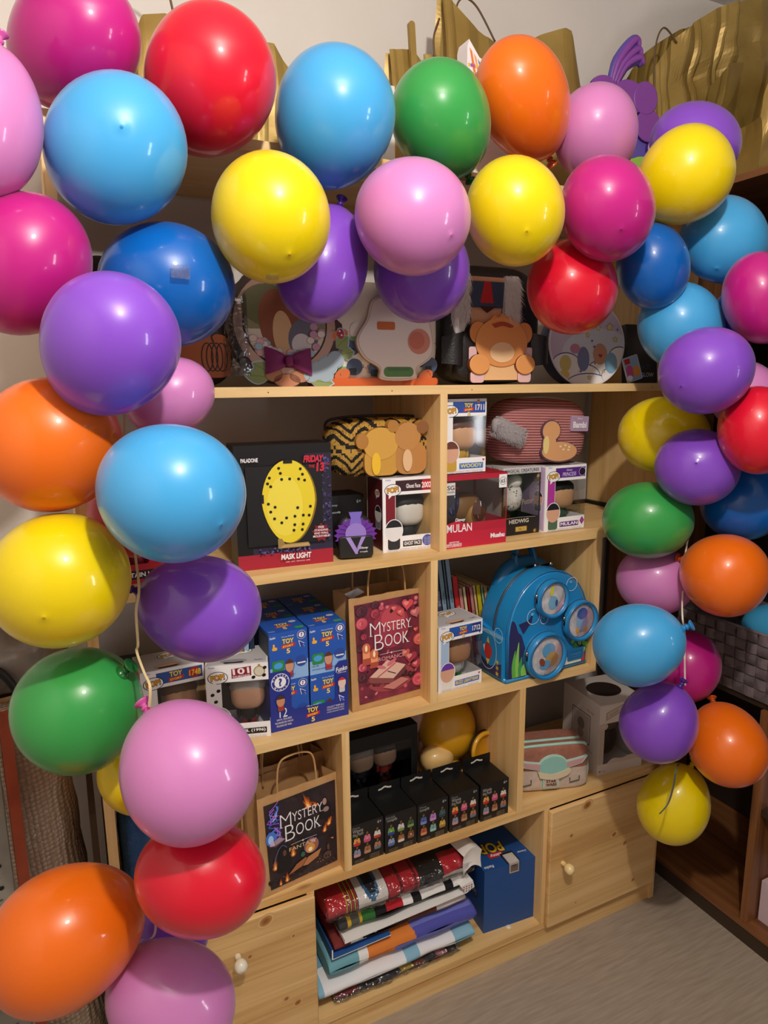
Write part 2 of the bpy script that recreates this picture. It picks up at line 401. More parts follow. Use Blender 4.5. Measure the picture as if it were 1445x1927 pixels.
# ================================================================ BALLOONS
# number, colour, centre, 3 half-axes as matrix rows (third column runs from knot to nose)
BAL = [
(1,'magenta',(-0.6694,-0.0354,1.9881),(-0.0579,-0.0268,0.0661,-0.0195,-0.0598,-0.0675,0.0549,-0.0495,0.0457),0),
(2,'pink',(-0.7921,-0.1767,1.8217),(0.0664,0.0115,-0.0261,0.0095,-0.0688,-0.0117,-0.02,0.0054,-0.0925),0),
(3,'sky',(-0.6307,-0.1402,1.8163),(-0.0661,0.0688,-0.0028,0.0019,-0.0018,-0.1037,-0.0774,-0.0588,-0.0002),1),
(4,'red',(-0.48,-0.0686,1.9545),(-0.0813,-0.0372,0.0428,-0.0027,-0.0653,-0.0824,0.0525,-0.061,0.0621),0),
(5,'magenta',(-0.7625,-0.1379,1.6569),(0.0558,-0.0678,0.0019,-0.0112,-0.0084,-0.0961,0.0803,0.0459,-0.0147),0),
(6,'royal',(-0.565,-0.0878,1.6463),(-0.1011,0.0095,-0.016,0.0168,0.0111,-0.1035,-0.0085,-0.0919,-0.0142),0),
(7,'purple',(-0.6701,-0.2732,1.5424),(-0.0733,-0.0156,0.0406,0.0033,-0.0786,-0.0305,0.0393,-0.0225,0.0782),0),
(8,'yellow',(-0.4259,-0.1882,1.7397),(0.019,-0.0846,0.0049,-0.0595,-0.0154,-0.0707,0.0664,0.0104,-0.0647),1),
(9,'pink',(-0.5745,-0.0972,1.474),(-0.0634,0.0277,-0.0104,0.0089,-0.0048,-0.0706,-0.0336,-0.0535,0.001),0),
(10,'orange',(-0.7504,-0.1911,1.4129),(-0.0716,0.0584,0.0009,-0.0052,-0.0046,-0.0991,-0.0608,-0.0684,0.0074),0),
(11,'sky',(-0.6164,-0.3319,1.3574),(-0.0797,-0.0061,0.0464,-0.0428,0.0324,-0.0776,-0.011,-0.0817,-0.0342),1),
(12,'yellow',(-0.754,-0.2357,1.2356),(-0.0863,0.018,-0.023,0.025,0.0185,-0.0917,-0.0126,-0.0863,-0.0245),1),
(13,'purple',(-0.569,-0.2161,1.1582),(0.032,-0.0018,0.0866,0.0182,-0.0781,-0.0114,0.0719,0.0205,-0.0356),0),
(14,'green',(-0.7466,-0.2059,1.0287),(0.0496,-0.0467,-0.0592,-0.0318,-0.0795,0.0327,-0.071,0.003,-0.056),0),
(15,'pink',(-0.6264,-0.389,0.9977),(0.0766,-0.0187,0.0365,0.0108,-0.0603,-0.0661,0.0362,0.0575,-0.0574),0),
(16,'yellow',(-0.6733,-0.1335,0.8577),(-0.0394,-0.0466,-0.0036,0.0283,-0.0152,-0.0579,0.0448,-0.0314,0.0335),0),
(17,'red',(-0.6162,-0.3713,0.8214),(-0.0783,-0.0354,-0.0101,0.0336,-0.0368,-0.069,0.0284,-0.0538,0.0539),0),
(18,'orange',(-0.7928,-0.2725,0.7174),(0.0149,0.0039,-0.106,-0.0577,-0.0727,-0.0142,-0.0723,0.0589,-0.0105),0),
(19,'pink',(-0.6643,-0.31,0.5809),(0.0543,0.0071,0.0737,0.0398,-0.0643,-0.0355,0.0447,0.0485,-0.0579),0),
(20,'purple',(-0.6412,-0.1537,0.5645),(-0.0505,-0.0349,-0.0046,0.0306,-0.0252,-0.049,0.03,-0.0331,0.0422),0),
(21,'red',(-0.642,-0.0942,1.2947),(-0.0068,0.0692,-0.0067,-0.012,-0.007,-0.0763,-0.0731,-0.0053,0.0132),0),
(23,'sky',(-0.2726,-0.0722,1.931),(-0.0908,-0.0417,0.0084,0.0233,-0.064,-0.0823,0.0354,-0.0649,0.0758),0),
(24,'green',(-0.0466,-0.0498,1.9684),(-0.06,-0.0198,-0.0751,0.0523,-0.0672,-0.0334,-0.0415,-0.0561,0.0666),0),
(25,'orange',(0.132,-0.0586,2.0274),(-0.0523,-0.0257,-0.0862,0.0563,-0.0604,-0.0307,-0.0375,-0.0548,0.0741),0),
(26,'purple',(-0.2916,-0.0549,1.7017),(0.0721,-0.0186,-0.0373,-0.0232,-0.0756,-0.0126,-0.0245,0.0169,-0.0977),0),
(27,'purple',(-0.0929,-0.0546,1.7021),(-0.0222,-0.0765,-0.0478,-0.0044,0.0453,-0.0865,0.0923,-0.0163,-0.0156),0),
(28,'pink',(-0.1894,-0.193,1.7605),(-0.0898,0.0023,0.0259,-0.0208,0.0401,-0.0851,-0.0131,-0.0795,-0.0422),1),
(29,'yellow',(0.0307,-0.1731,1.7949),(-0.0634,-0.0574,-0.0286,-0.0204,0.0485,-0.0764,0.0656,-0.0403,-0.0514),1),
(30,'pink',(0.3088,-0.0669,1.9892),(-0.0546,-0.036,-0.0596,0.0587,-0.053,-0.0296,-0.0217,-0.0529,0.0702),0),
(31,'magenta',(0.2097,-0.2118,1.8081),(-0.0688,-0.0494,-0.0302,-0.0178,0.0507,-0.0718,0.0623,-0.0401,-0.0538),1),
(32,'red',(0.2257,-0.1072,1.6849),(-0.0855,-0.0288,-0.0271,-0.0133,0.0715,-0.053,0.039,-0.0388,-0.0775),1),
(33,'purple',(0.5231,-0.1294,1.9851),(-0.0634,-0.0062,-0.0655,0.0562,0.0368,-0.0569,0.0373,-0.0659,-0.0256),0),
(34,'yellow',(0.4124,-0.2044,1.8873),(-0.0449,-0.0647,0.043,0.0219,-0.0573,-0.0663,0.074,-0.0223,0.0457),0),
(35,'sky',(0.5873,-0.1678,1.7933),(-0.0775,0.0031,-0.0542,0.0268,0.0715,-0.0319,0.0479,-0.0351,-0.0698),1),
(36,'royal',(0.4042,-0.1482,1.727),(-0.0274,-0.0439,-0.0615,0.0108,0.0513,-0.0579,0.0833,-0.0211,-0.0127),0),
(37,'sky',(0.5004,-0.1451,1.6101),(-0.0387,-0.0445,-0.0735,0.0355,0.0562,-0.0641,0.0805,-0.0462,-0.0071),0),
(38,'magenta',(0.5535,-0.2918,1.6546),(-0.024,-0.0372,-0.0697,0.0181,0.0554,-0.0504,0.086,-0.0221,-0.0089),0),
(39,'purple',(0.398,-0.3041,1.5133),(-0.016,0.027,-0.0832,0.0831,0.0085,-0.0147,0.0035,-0.0769,-0.0308),1),
(40,'pink',(0.5879,-0.2481,1.4603),(0.0176,0.0366,-0.0618,-0.026,-0.0489,-0.0456,-0.0685,0.028,0.0014),0),
(41,'red',(0.5056,-0.3442,1.3951),(0.0059,0.0412,-0.0694,-0.0175,-0.0566,-0.0492,-0.0851,0.0145,0.0053),0),
(42,'yellow',(0.5297,-0.093,1.368),(-0.066,-0.0131,-0.0765,0.0754,0.0052,-0.0683,0.0142,-0.0885,0.0074),0),
(43,'purple',(0.4792,-0.2321,1.311),(-0.0464,-0.0264,-0.0689,0.0671,0.0076,-0.054,0.0228,-0.0762,0.0185),1),
(44,'royal',(0.6448,-0.2245,1.2186),(-0.0511,-0.0114,-0.0743,0.071,-0.0069,-0.0538,0.0012,-0.0835,0.0146),0),
(45,'green',(0.4563,-0.1294,1.1805),(-0.0675,-0.0073,-0.0727,0.0714,-0.0163,-0.0666,-0.0078,-0.0858,0.0188),0),
(46,'orange',(0.5372,-0.2736,1.0777),(0.0319,-0.0827,0.0161,-0.0064,-0.0195,-0.0875,0.084,0.0299,-0.0128),0),
(47,'pink',(0.5219,-0.1052,1.0225),(-0.0591,-0.018,-0.0667,0.0676,-0.0126,-0.0593,0.0027,-0.0788,0.0247),0),
(48,'sky',(0.3209,-0.2522,0.9493),(0.007,-0.0725,-0.0498,-0.0471,-0.041,0.0647,-0.0712,0.02,-0.0477),0),
(49,'magenta',(0.6012,-0.1523,0.8046),(-0.033,0.0421,-0.0626,-0.0102,-0.0588,-0.0502,-0.0807,-0.0098,0.032),0),
(50,'purple',(0.4092,-0.242,0.7466),(0.0366,-0.0649,-0.0356,-0.0655,-0.0446,0.0181,-0.0301,0.0182,-0.0826),0),
(51,'orange',(0.5766,-0.2897,0.675),(0.0572,-0.0528,-0.0376,-0.0553,-0.0222,-0.068,0.0288,0.0623,-0.0561),0),
(52,'yellow',(0.5359,-0.1946,0.4785),(0.0375,-0.0661,-0.0367,-0.0689,-0.0431,0.0106,-0.023,0.0216,-0.0914),0),
(53,'royal',(0.6226,-0.1862,1.6317),(-0.0146,-0.0254,-0.0439,0.0117,0.0352,-0.0335,0.0543,-0.0144,-0.0046),0),
]
LAB = {
1: 'magenta balloon at the top left corner, above the upper left sky blue one',
2: 'pale pink balloon at the left edge, topmost of the pink ones there',
3: 'large sky blue balloon at upper left, below the corner magenta one',
4: 'big red balloon at the top left of the arch',
5: 'magenta balloon at the left edge, behind the big purple one',
6: 'royal blue balloon with a bit of clear tape, at the upper left',
7: 'big purple balloon in front of the taped royal blue one, dark knot below',
8: 'yellow balloon just below the big red one',
9: 'pale pink balloon half hidden behind the big purple one, at the top shelf end',
10: 'orange balloon at the left edge, under the big purple one',
11: 'sky blue balloon beside the black carton with the yellow lamp',
12: 'yellow balloon at the left edge, above the left green one',
13: 'purple balloon above the white window cartons on the third shelf',
14: 'green balloon with upturned ring knot, before the bubble wrap roll',
15: 'pale pink balloon in front of the third shelf left, above the low red one',
16: 'yellow balloon mostly hidden behind the left green and pink ones',
17: 'red balloon in front of the dark mystery bag, low at left',
18: 'tilted orange balloon in the bottom left corner',
19: 'pale pink balloon at the bottom edge with its knot on top',
20: 'dark purple balloon almost hidden between low red and orange ones',
21: 'red balloon almost hidden behind the left sky blue and yellow ones',
23: 'sky blue balloon at the top of the arch, left of the green one',
24: 'green balloon at the top of the arch before the flat gold bag',
25: 'orange balloon at the top of the arch before the tall gold bag',
26: 'purple balloon hanging over the round bag with the bow',
27: 'purple balloon peeking out under the central pale pink one',
28: 'pale pink balloon in the middle of the arch, between two yellow ones',
29: 'yellow balloon right of the central pale pink one',
30: 'pale pink balloon in front of the purple bag on top of the bookcase',
31: 'magenta balloon between two yellow ones on the right of the arch',
32: 'red balloon over the round white bag on the top shelf',
33: 'purple balloon behind the tilted yellow one, before the big gold bag',
34: 'tilted yellow balloon at the upper right, over a purple one',
35: 'sky blue balloon at the right edge, just under the tilted yellow one',
36: 'royal blue balloon between the right red one and a sky blue one',
37: 'sky blue balloon right of the round white bag, behind a purple one',
38: 'magenta balloon cut by the right edge',
39: 'purple balloon in front of the right end of the top shelf',
40: 'pale pink balloon nearly hidden behind purple and red ones at right',
41: 'red balloon at the right edge',
42: 'yellow balloon in front of the pine end panel, behind a small purple one',
43: 'small purple balloon between yellow, red and green ones at right',
44: 'royal blue balloon at the right edge below the red one',
45: 'green balloon at the right end of the second shelf',
46: 'orange balloon at the right edge, above the woven basket',
47: 'pale pink balloon behind the right green and orange ones',
48: 'sky blue balloon with ring knot beside the blue backpack',
49: 'magenta balloon in front of the woven basket, behind a sky blue one',
50: 'purple balloon in front of the white figure carton on the cupboard',
51: 'tilted orange balloon low at right, before the brown cabinet',
52: 'yellow balloon with a dangling dark ribbon, lowest at right',
53: 'royal blue balloon sliver behind the right edge magenta one'}
def pear():
    pr = [(.0, 1.013), (.012, 1.011), (.024, 1.005), (.038, 1.0)]
    for i in range(2, 45):
        t = pi * i / 46 + (.0 if i > 3 else .0); z = cos(t); r = sin(t) * (1 + .075 * z); pr.append((r / 1.004, z))
    pr += [(.10, -1.0), (.065, -1.035), (.05, -1.07)]
    return pr
PEAR = pear()
def balloon(i, c, P, A, nub):
    g = G(); n = len(PEAR) - 1; pr = list(PEAR)
    if not nub: pr[0:4] = [(0, 1.0), (.008, 1.0), (.018, .9998), (.030, .9995)]
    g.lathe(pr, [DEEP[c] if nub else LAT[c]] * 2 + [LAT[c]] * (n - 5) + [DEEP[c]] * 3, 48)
    M = Matrix(((A[0], A[1], A[2], P[0]), (A[3], A[4], A[5], P[1]), (A[6], A[7], A[8], P[2]), (0, 0, 0, 1)))
    o = g.build('balloon'); o.matrix_world = M
    tag(o, LAB[i], 'balloon', 'party balloons of the arch')
    k = G()
    k.lathe([(.05, -1.06), (.075, -1.075), (.08, -1.10), (.06, -1.115), (.045, -1.13), (.09, -1.16), (.125, -1.185), (.135, -1.20), (.125, -1.212), (.10, -1.205), (.06, -1.17), (.0, -1.15)], DEEP[c], 20)
    k.build('knot', o)
    return o
BO = {}
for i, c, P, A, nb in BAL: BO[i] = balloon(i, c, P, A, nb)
def knot_at(i, k=-1.1): return BO[i].matrix_world @ Vector((0, 0, k))
# clear tape stuck on three balloons
TAPE = clear('tape', '#dfe6ee', .5, .15, .4, 60)
def tape(i, dirv, s, ang):
    o = BO[i]; Mi = o.matrix_world; d = (Mi.inverted().to_3x3() @ Vector(dirv)).normalized()
    a = d.cross(Vector((.2, .3, 1))).normalized(); b = d.cross(a); ca, sa = cos(ang), sin(ang)
    g = G()
    def fn(u, v):
        x = (u - .5) * s; y = (v - .5) * s * .8
        p = d + a * (x * ca - y * sa) + b * (x * sa + y * ca)
        q = p.normalized(); return q * (1.012 * (1 + .075 * q.z))
    g.grid(fn, 5, 5, TAPE); g.build('tape', o)
cam = Vector((-.7412, -1.2274, 1.4901))
def toward(i, dx, dz):
    d = (cam - Vector(BO[i].matrix_world.translation)).normalized(); r_ = Vector((-d.y, d.x, 0)).normalized(); u_ = r_.cross(d) * -1
    u_ = d.cross(r_)
    return d + r_ * dx + u_ * dz
tape(6, toward(6, .17, .18), .24, .5); tape(13, toward(13, -1.0, .35), .26, .4); tape(14, toward(14, .7, .75), .3, .9); tape(8, toward(8, .0, -1.3), .2, .1)
# ribbons of the garland
RIB = H('#cdb98c', .45); RIBW = H('#ddd6c4', .5); RIBD = H('#4b5246', .5)
def ribbon(label, pts, m, w=.0038, d=(.9, -.43, 0)):
    g = G(); g.ribbon(smooth_path(pts, 8), w, m, d); o = g.build('ribbon'); tag(o, label, 'ribbon', None); return o
ribbon('thin cream ribbon running down the left balloons to the green one', [(-0.651,-0.190,1.464),(-0.655,-0.200,1.438),(-0.656,-0.190,1.391),(-0.654,-0.190,1.313),(-0.656,-0.220,1.256),(-0.658,-0.260,1.213),(-0.665,-0.270,1.184),(-0.666,-0.270,1.137),(-0.668,-0.265,1.123),(-0.664,-0.300,1.107),(-0.660,-0.330,1.096),(-0.663,-0.330,1.067)], RIB)
ribbon('short cream ribbon above the lowest pink balloon at left', [(-0.669,-0.220,0.662),(-0.672,-0.230,0.640),(-0.680,-0.240,0.638),(-0.693,-0.250,0.650),(-0.702,-0.260,0.653)], RIBW, .004)
ribbon('cream ribbon running down the right balloons behind the sky blue one', [(0.529,-0.190,1.177),(0.516,-0.190,1.111),(0.504,-0.200,1.015),(0.449,-0.250,0.986),(0.471,-0.240,0.945),(0.472,-0.245,0.884),(0.474,-0.250,0.822)], RIBW)
ribbon('dark grey ribbon dangling over the lowest yellow balloon at right', [(0.436,-0.280,0.657),(0.404,-0.300,0.660),(0.397,-0.302,0.625),(0.385,-0.302,0.588),(0.351,-0.310,0.578)], RIBD, .0045)

# ================================================================ PRINT HELPERS
def pop_logo(g, x, z, s, sub=None):
    g.flat(ell(x, z, s * 1.08, s * .72), K); g.flat(ell(x, z, s * 1.0, s * .65), W)
    g.flat([(x - s * .55, z - s * .5), (x - s * .1, z - s * .6), (x - s * .55, z - s * 1.0)], W)
    g.text('POP!', x + s * .02, z - s * .32, s * .72, K, s * 1.55, bold=.09, rot=6)
    g.text('POP!', x, z - s * .26, s * .6, '#f0a92c', s * 1.42, bold=.03, rot=6)
    if sub: g.rect(x - s * .55, x + s * .55, z - s * .55, z - s * .34, sub, s * .08)
def toy_logo(g, x, z, w, five=True, small=''):
    h = w * .36
    g.text('TOY', x, z - h * .04, h * 1.12, '#1b2b78', w * .93, bold=.07); g.text('TOY', x, z, h, '#f5d63c', w * .84, bold=.04)
    g.flat([(x - w * .52, z - h * .95), (x + w * .5, z - h * .68), (x + w * .52, z + h * .0), (x - w * .48, z - h * .22)], '#c4242c')
    g.text('STORY', x, z - h * .72, h * .42, '#f5d63c', w * .78, bold=.03, rot=5)
    if five:
        g.text('5', x + w * .02, z - h * 2.05, h * 1.06, '#1b2b78', w * .3, bold=.07); g.text('5', x, z - h * 2.0, h * .98, '#f7dc7a', w * .26, bold=.03)
    if small: g.text(small, x, z + h * 1.25, h * .3, '#dfe6f5', w * .9, bold=.0)
def pebble(g, x, z, w, h, edge, skin, cap, capk=.35, body=None):
    """a plain rounded picture shape in two tones with a pale outline"""
    hz, hr = z + h * .64, h * .36; q = w * .5
    g.flat(rrect(x - w * .36 - .0015, x + w * .36 + .0015, z - .0015, z + h * .45, w * .16), edge); g.flat([(x + (px - x) * 1.0, pz) for px, pz in ell(x, hz, q + .0018, hr + .0018, 28)], edge)
    g.flat(rrect(x - w * .36, x + w * .36, z, z + h * .42, w * .15), body or '#7d8490'); g.flat(ell(x, hz, q, hr, 28), skin)
    if cap: g.flat([pt for pt in ell(x, hz, q, hr, 40) if pt[1] > hz + hr * (1 - 2 * capk) * .8], cap)
def doll(par, x, y, z, s, skin, hair, body, legs):
    """a plain smooth big-headed figurine without a face"""
    g = G(); g.blob((x, y, z + s * .62), (s * .3, s * .25, s * .27), skin, .7, .7, 20, 12); g.build('figure_head', par)
    if hair: g = G(); g.blob((x, y + s * .03, z + s * .80), (s * .33, s * .26, s * .17), hair, .75, .75, 18, 10); g.build('figure_hair', par)
    g = G(); g.blob((x, y, z + s * .26), (s * .14, s * .11, s * .15), body, .8, .8, 16, 10)
    for q in (-1, 1): g.blob((x + q * s * .17, y, z + s * .27), (s * .045, s * .05, s * .12), body, 1, 1, 10, 8); g.blob((x + q * s * .075, y, z + s * .08), (s * .06, s * .07, s * .09), legs, .8, .8, 10, 8)
    g.build('figure_body', par)
CARD = '#f3f1f4'
def window_box(name, label, loc, rz, w, h, d, fr, inner, side, topc='#b9b6b8', white=CARD, group=None, right_win=True):
    """a carton with a clear window: fr = (left strip, right strip, bottom band, top band)"""
    t = thing(name, label, 'box', loc, rz, group)
    l, r, b, tp = fr; g = G(); e = .0008
    g.box(0, w, d - e, d, 0, h, white); g.box(0, w, 0, d, 0, e, white); g.box(0, w, 0, d, h - e, h, white)
    g.box(0, e, e, d - e, e, h - e, white)
    g.box(0, w, 0, e, 0, b, white); g.box(0, w, 0, e, h - tp, h, white); g.box(0, l, 0, e, b, h - tp, white)
    if r: g.box(w - r, w, 0, e, b, h - tp, white)
    if right_win: g.box(w - e, w, 0, d, 0, b, white); g.box(w - e, w, 0, d, h - tp, h, white); g.box(w - e, w, d * .93, d, b, h - tp, white)
    else: g.box(w - e, w, 0, d, 0, h, white)
    g.box(e, w - e, d - 2.4 * e, d - e, b * .6, h - e, inner)
    g.M = LEFT(d); g.k = 0; g.rect(.004, d - .003, .004, h - .004, side); g.M = TOP(h); g.k = 0; g.rect(.003, w - .003, .003, d - .003, topc)
    g.M = Matrix.Identity(4); g.k = 0
    c = G(); c.add([(l, .0004, b), (w - r, .0004, b), (w - r, .0004, h - tp), (l, .0004, h - tp)], [(0, 1, 2, 3)], CLEAR)
    if right_win: c.add([(w - .0003, .001, b), (w - .0003, d, b), (w - .0003, d, h - tp), (w - .0003, .001, h - tp)], [(0, 1, 2, 3)], CLEAR)
    c.build('window', t)
    return t, g
PW, PH, PD = .122, .163, .092
def pop_box(label, loc, rz, band, inner, side, num, name, numc, skin, cap, dollc, title=None, w=PW, nameplate='#2f6cc4', sidelogo=True, strip=None, nr=.008):
    t, g = window_box('figure_box', label, loc, rz, w, PH, PD, (.030, 0, .034, .038), inner, side, group='window cartons with speech bubble logos')
    if strip: g.rect(.007, .029, .036, PH - .03, strip)
    # header band and number
    g.rect(.030, w - .004, PH - .031, PH - .007, band)
    if title: title(g, w)
    if num: g.text(num, w - .007, PH - .026, .013, numc, .023, 'r', .03)
    g.text('Funko', .007, PH - .0065, .0035, '#3d6fae', None, 'l', .01)
    pop_logo(g, .024, PH - .027, .0185, None)
    pebble(g, .0255, .005, .040, .066, W, skin, cap, .35, dollc[2] if dollc else None)
    if name:
        g.rect(.047, w - nr, .010, .0225, nameplate); g.text(name[0], .047 + (w - .047 - nr) / 2, .0125, .0082, name[1], w - .052 - nr, 'c', .03)
    for q in range(2): g.text('VINYL FIGURE / FIGURINE EN VINYLE / FIGURA DE VINIL', w / 2, .0045 - .003 * q, .0018, '#8d8a90', w * .86, 'c', 0)
    if sidelogo:
        g.M = LEFT(PD); g.k = 6; pop_logo(g, PD * .68, PH * .78, .0135); pebble(g, PD * .72, .05, .034, .05, W, skin, cap); g.k = 6
        g.M = TOP(PH); g.k = 6; pop_logo(g, w * .55, PD * .72, .022); pebble(g, w * .45, .004, .05, .018, '#8e8b90', skin, None); g.text('Funko', w * .85, .012, .005, '#2b3f7a', None, 'c', .02)
        g.M = Matrix.Identity(4)
    g.build('carton', t)
    if dollc: doll(t, w * .64, PD * .5, .006, .118, *dollc)
    else: pass
    return t

# ================================================================ SECOND SHELF, LEFT
t = thing('lamp_box', 'large black carton with a yellow oval lamp pictured, red strip at the foot', 'box', (-.445, .046, S2), -4.5)
g = G(); bw, bh, bd = .193, .246, .085
g.prism(rrect(0, bw, 0, bh, .0015, 2), 0, bd, H('#141214', .38))
g.rect(.0, bw, .0, .030, '#a51c33'); g.rect(.14, bw, .03, bh * .92, '#231d33'); g.rect(.03, bw, .030, .042, '#2b2440')
rnd = random.Random(3)
for q in range(90):
    x = rnd.uniform(.165, .19); z = rnd.uniform(.05, .22); g.flat(ell(x, z, rnd.uniform(.001, .004), rnd.uniform(.001, .005), 6, rot=rnd.uniform(0, 90)), rnd.choice(['#3d3460', '#4a4175', '#2f2850', '#5d548c']))
for q in range(50):
    x = rnd.uniform(.04, .15); z = rnd.uniform(.031, .041); g.flat(ell(x, z, .002, .0025, 6), rnd.choice(['#4a4175', '#5d548c', '#15121c']))
g.rect(.020, .172, .048, .205, '#111013')
mk = []
for a in range(40):
    q = 2 * pi * a / 40; mk.append((.103 + .0535 * cos(q) * (1 - .10 * sin(q) * (sin(q) < 0) * -1 * 0) * (1 - .16 * max(0, -sin(q))), .133 + .083 * sin(q)))
g.flat([(x + .0035, z - .001) for x, z in mk], '#8d6c18'); g.flat(mk, '#e9d22e')
g.flat(ell(.095, .125, .036, .060, 24), '#efdc4a')
for x, z in ((.085, .200), (.088, .190), (.066, .182), (.090, .178), (.106, .178), (.124, .177), (.136, .174), (.062, .171), (.068, .165), (.128, .197), (.132, .186), (.062, .131), (.075, .124), (.066, .115), (.073, .101), (.097, .101), (.114, .103), (.131, .104), (.143, .103), (.087, .092), (.113, .086), (.130, .086), (.111, .075), (.128, .075), (.120, .120), (.146, .121)):
    g.flat(ell(x, z, .0030, .0030, 12), '#1a1708')
g.rect(.094, .112, .209, .216, '#111013'); g.rect(.047, .0535, .133, .150, '#111013')
g.flat([(.078, .040), (.143, .040), (.140, .049), (.092, .049), (.086, .060), (.078, .060)], '#9c7f4a'); g.flat([(.081, .0415), (.143, .0415), (.141, .047), (.090, .047)], '#c0a066')
g.text('PALADONE', .012, bh - .032, .008, W, .033, 'l', .03)
g.text('FRIDAY', .134, bh - .037, .014, '#c7263c', .042, 'l', .05, .25); g.text('13', .160, bh - .056, .018, '#c7263c', .017, 'l', .05, .1)
g.text('THE', .145, bh - .048, .006, '#c7263c', .012, 'l', .02, .1); g.text('TH', .184, bh - .044, .004, '#c7263c', None, 'c')
g.text('MASK LIGHT', .083, .0165, .0115, W, .062, 'l', .035, .1); g.text('LAMPE   LIGHT   VERLICHTING   LAMPE', .117, .0105, .0022, '#f0c8cc', .05)
g.flat(star(.167, .066, .020, 9, .72), '#7e1526')
for q, l in enumerate(('FREE', 'STANDING', 'AND WALL', 'MOUNTABLE!')): g.text(l, .167, .075 - .0062 * q, .0042, W, None, 'c', .015)
g.M = TOP(bh); g.k = 0; g.flat(ell(.12, .05, .05, .02), '#1d0f14'); g.M = Matrix.Identity(4)
g.build('carton', t)
# picture stand-in: plain dark upright shape on the left of the front
# red window carton at the far left
t, g = window_box('figure_box', 'red window carton half hidden at the left end of the second shelf', (-.690, .052, S2), 3, .122, .165, .09, (.02, .012, .036, .035), '#7d1020', '#7d1020', '#a0202e', '#b0182a', 'window cartons with speech bubble logos')
g.rect(.02, .118, .008, .024, K); g.text('CAPTAIN HOOK', .069, .0115, .009, W, .09, 'c', .03); g.build('carton', t); doll(t, .065, .046, .006, .11, '#d8a07c', '#2a1c1c', '#a01524', '#302024')

# small black bag with a purple patch
t = thing('mini_backpack', 'small black mini backpack with a purple scalloped patch, before the ghostly white carton', 'backpack', (-.196, .058, S2), -12)
g = G(); g.blob((0, .0, .046), (.040, .026, .046), LEATHER, .55, .7); g.build('body', t)
g = G(); g.prism(rrect(-.037, .037, .003, .050, .008), -.034, -.022, LEATHER, bevel=.004); g.build('front_pocket', t)
g = G(); g.M = Matrix.Translation((0, -.0275, 0)); fan = []
for a in range(0, 61):
    q = radians(-18 + 216 * a / 60); rr = .046 * (1 - .14 * abs(sin(a * pi / 5))); fan.append((rr * cos(q), .052 + rr * .82 * sin(q)))
g.prism(fan, -.003, 0, '#6a2f9c'); g.k = 90
for a in range(-10, 191, 20): q = radians(a); g.stroke([(.018 * cos(q), .052 + .016 * sin(q)), (.038 * cos(q), .052 + .030 * sin(q))], .0012, '#3e1768')
g.flat(ell(0, .055, .022, .022), '#9a7fd0'); g.build('patch', t)
g = G(); g.M = Matrix.Translation((0, -.0275, 0)); g.prism([(-.013, .074), (.013, .074), (.010, .088), (.014, .100), (-.014, .100), (-.010, .088)], -.004, .002, '#7d6ac8'); g.build('crest', t)
g = G(); g.M = Matrix.Translation((0, -.0345, 0)); g.flat([(-.022, .048), (-.012, .048), (.003, .020), (.003, .012), (-.002, .012)], '#a58fd6'); g.flat([(.020, .048), (.011, .048), (.002, .026), (.003, .016)], '#a58fd6')
g.text('Disney', .016, .021, .006, W, None, 'c', .02, .2); g.text('Loungefly', .016, .014, .004, W, None, 'c', .01); g.build('lettering', t)
# dark blind box behind it
def blind_carton(label, loc, rz, w, h, d):
    t = thing('blind_box', label, 'box', loc, rz, 'black blind boxes'); g = G(); g.box(0, w, 0, d, 0, h, H('#121213', .4)); return t, g
t, g = blind_carton('plain black carton behind the small purple patched bag', (-.224, .135, S2), 0, .088, .118, .08)
g.text('Disney', .016, .094, .006, '#b9b9bd', None, 'c', 0, .2); g.text('6+', .076, .099, .008, '#8a8a8e'); g.text('Loungefly', .020, .078, .006, '#b9b9bd'); g.build('carton', t)
# white and red booklet beside the lamp carton
t = thing('booklet', 'thin white booklet with a red corner standing beside the black lamp carton', 'booklet', (-.246, .10, S2), 80); g = G(); g.box(0, .004, 0, .10, 0, .15, W); g.M = Matrix.Translation((0, 0, 0)); g.box(-.0003, .0043, .0, .05, .08, .13, '#c8302c'); g.build('cover', t)
# white ghostly figure carton
def tit(g, w): g.text('Ghost Face', .072, PH - .0245, .0095, W, .034, 'c', .02); g.rect(w - .029, w - .005, PH - .030, PH - .008, '#b81f35')
t = pop_box('white window carton numbered 2002 under the tiger striped pouch', (-.131, .046, S2), -3, '#3a1a24', '#4d5c78', '#5b0f1c', '2002', ('GHOST FACE', W), '#f4e6e8', '#e6e4e6', '#1d1c20',
    ('#d8d4cc', '#1d1c20', '#2a2a2e', '#2a2a2e'), tit, nameplate=K, strip='#7a1423', nr=.030)
g = G(); g.M = Matrix.Translation((0, -.0006, 0)); g.flat(ell(PW - .016, .020, .0125), '#4a55a8')
for q in range(5): g.text('WALL SERIES', PW - .016, .025 - .0035 * q, .0018, '#c8ccf0', .018)
g.build('sticker', t)
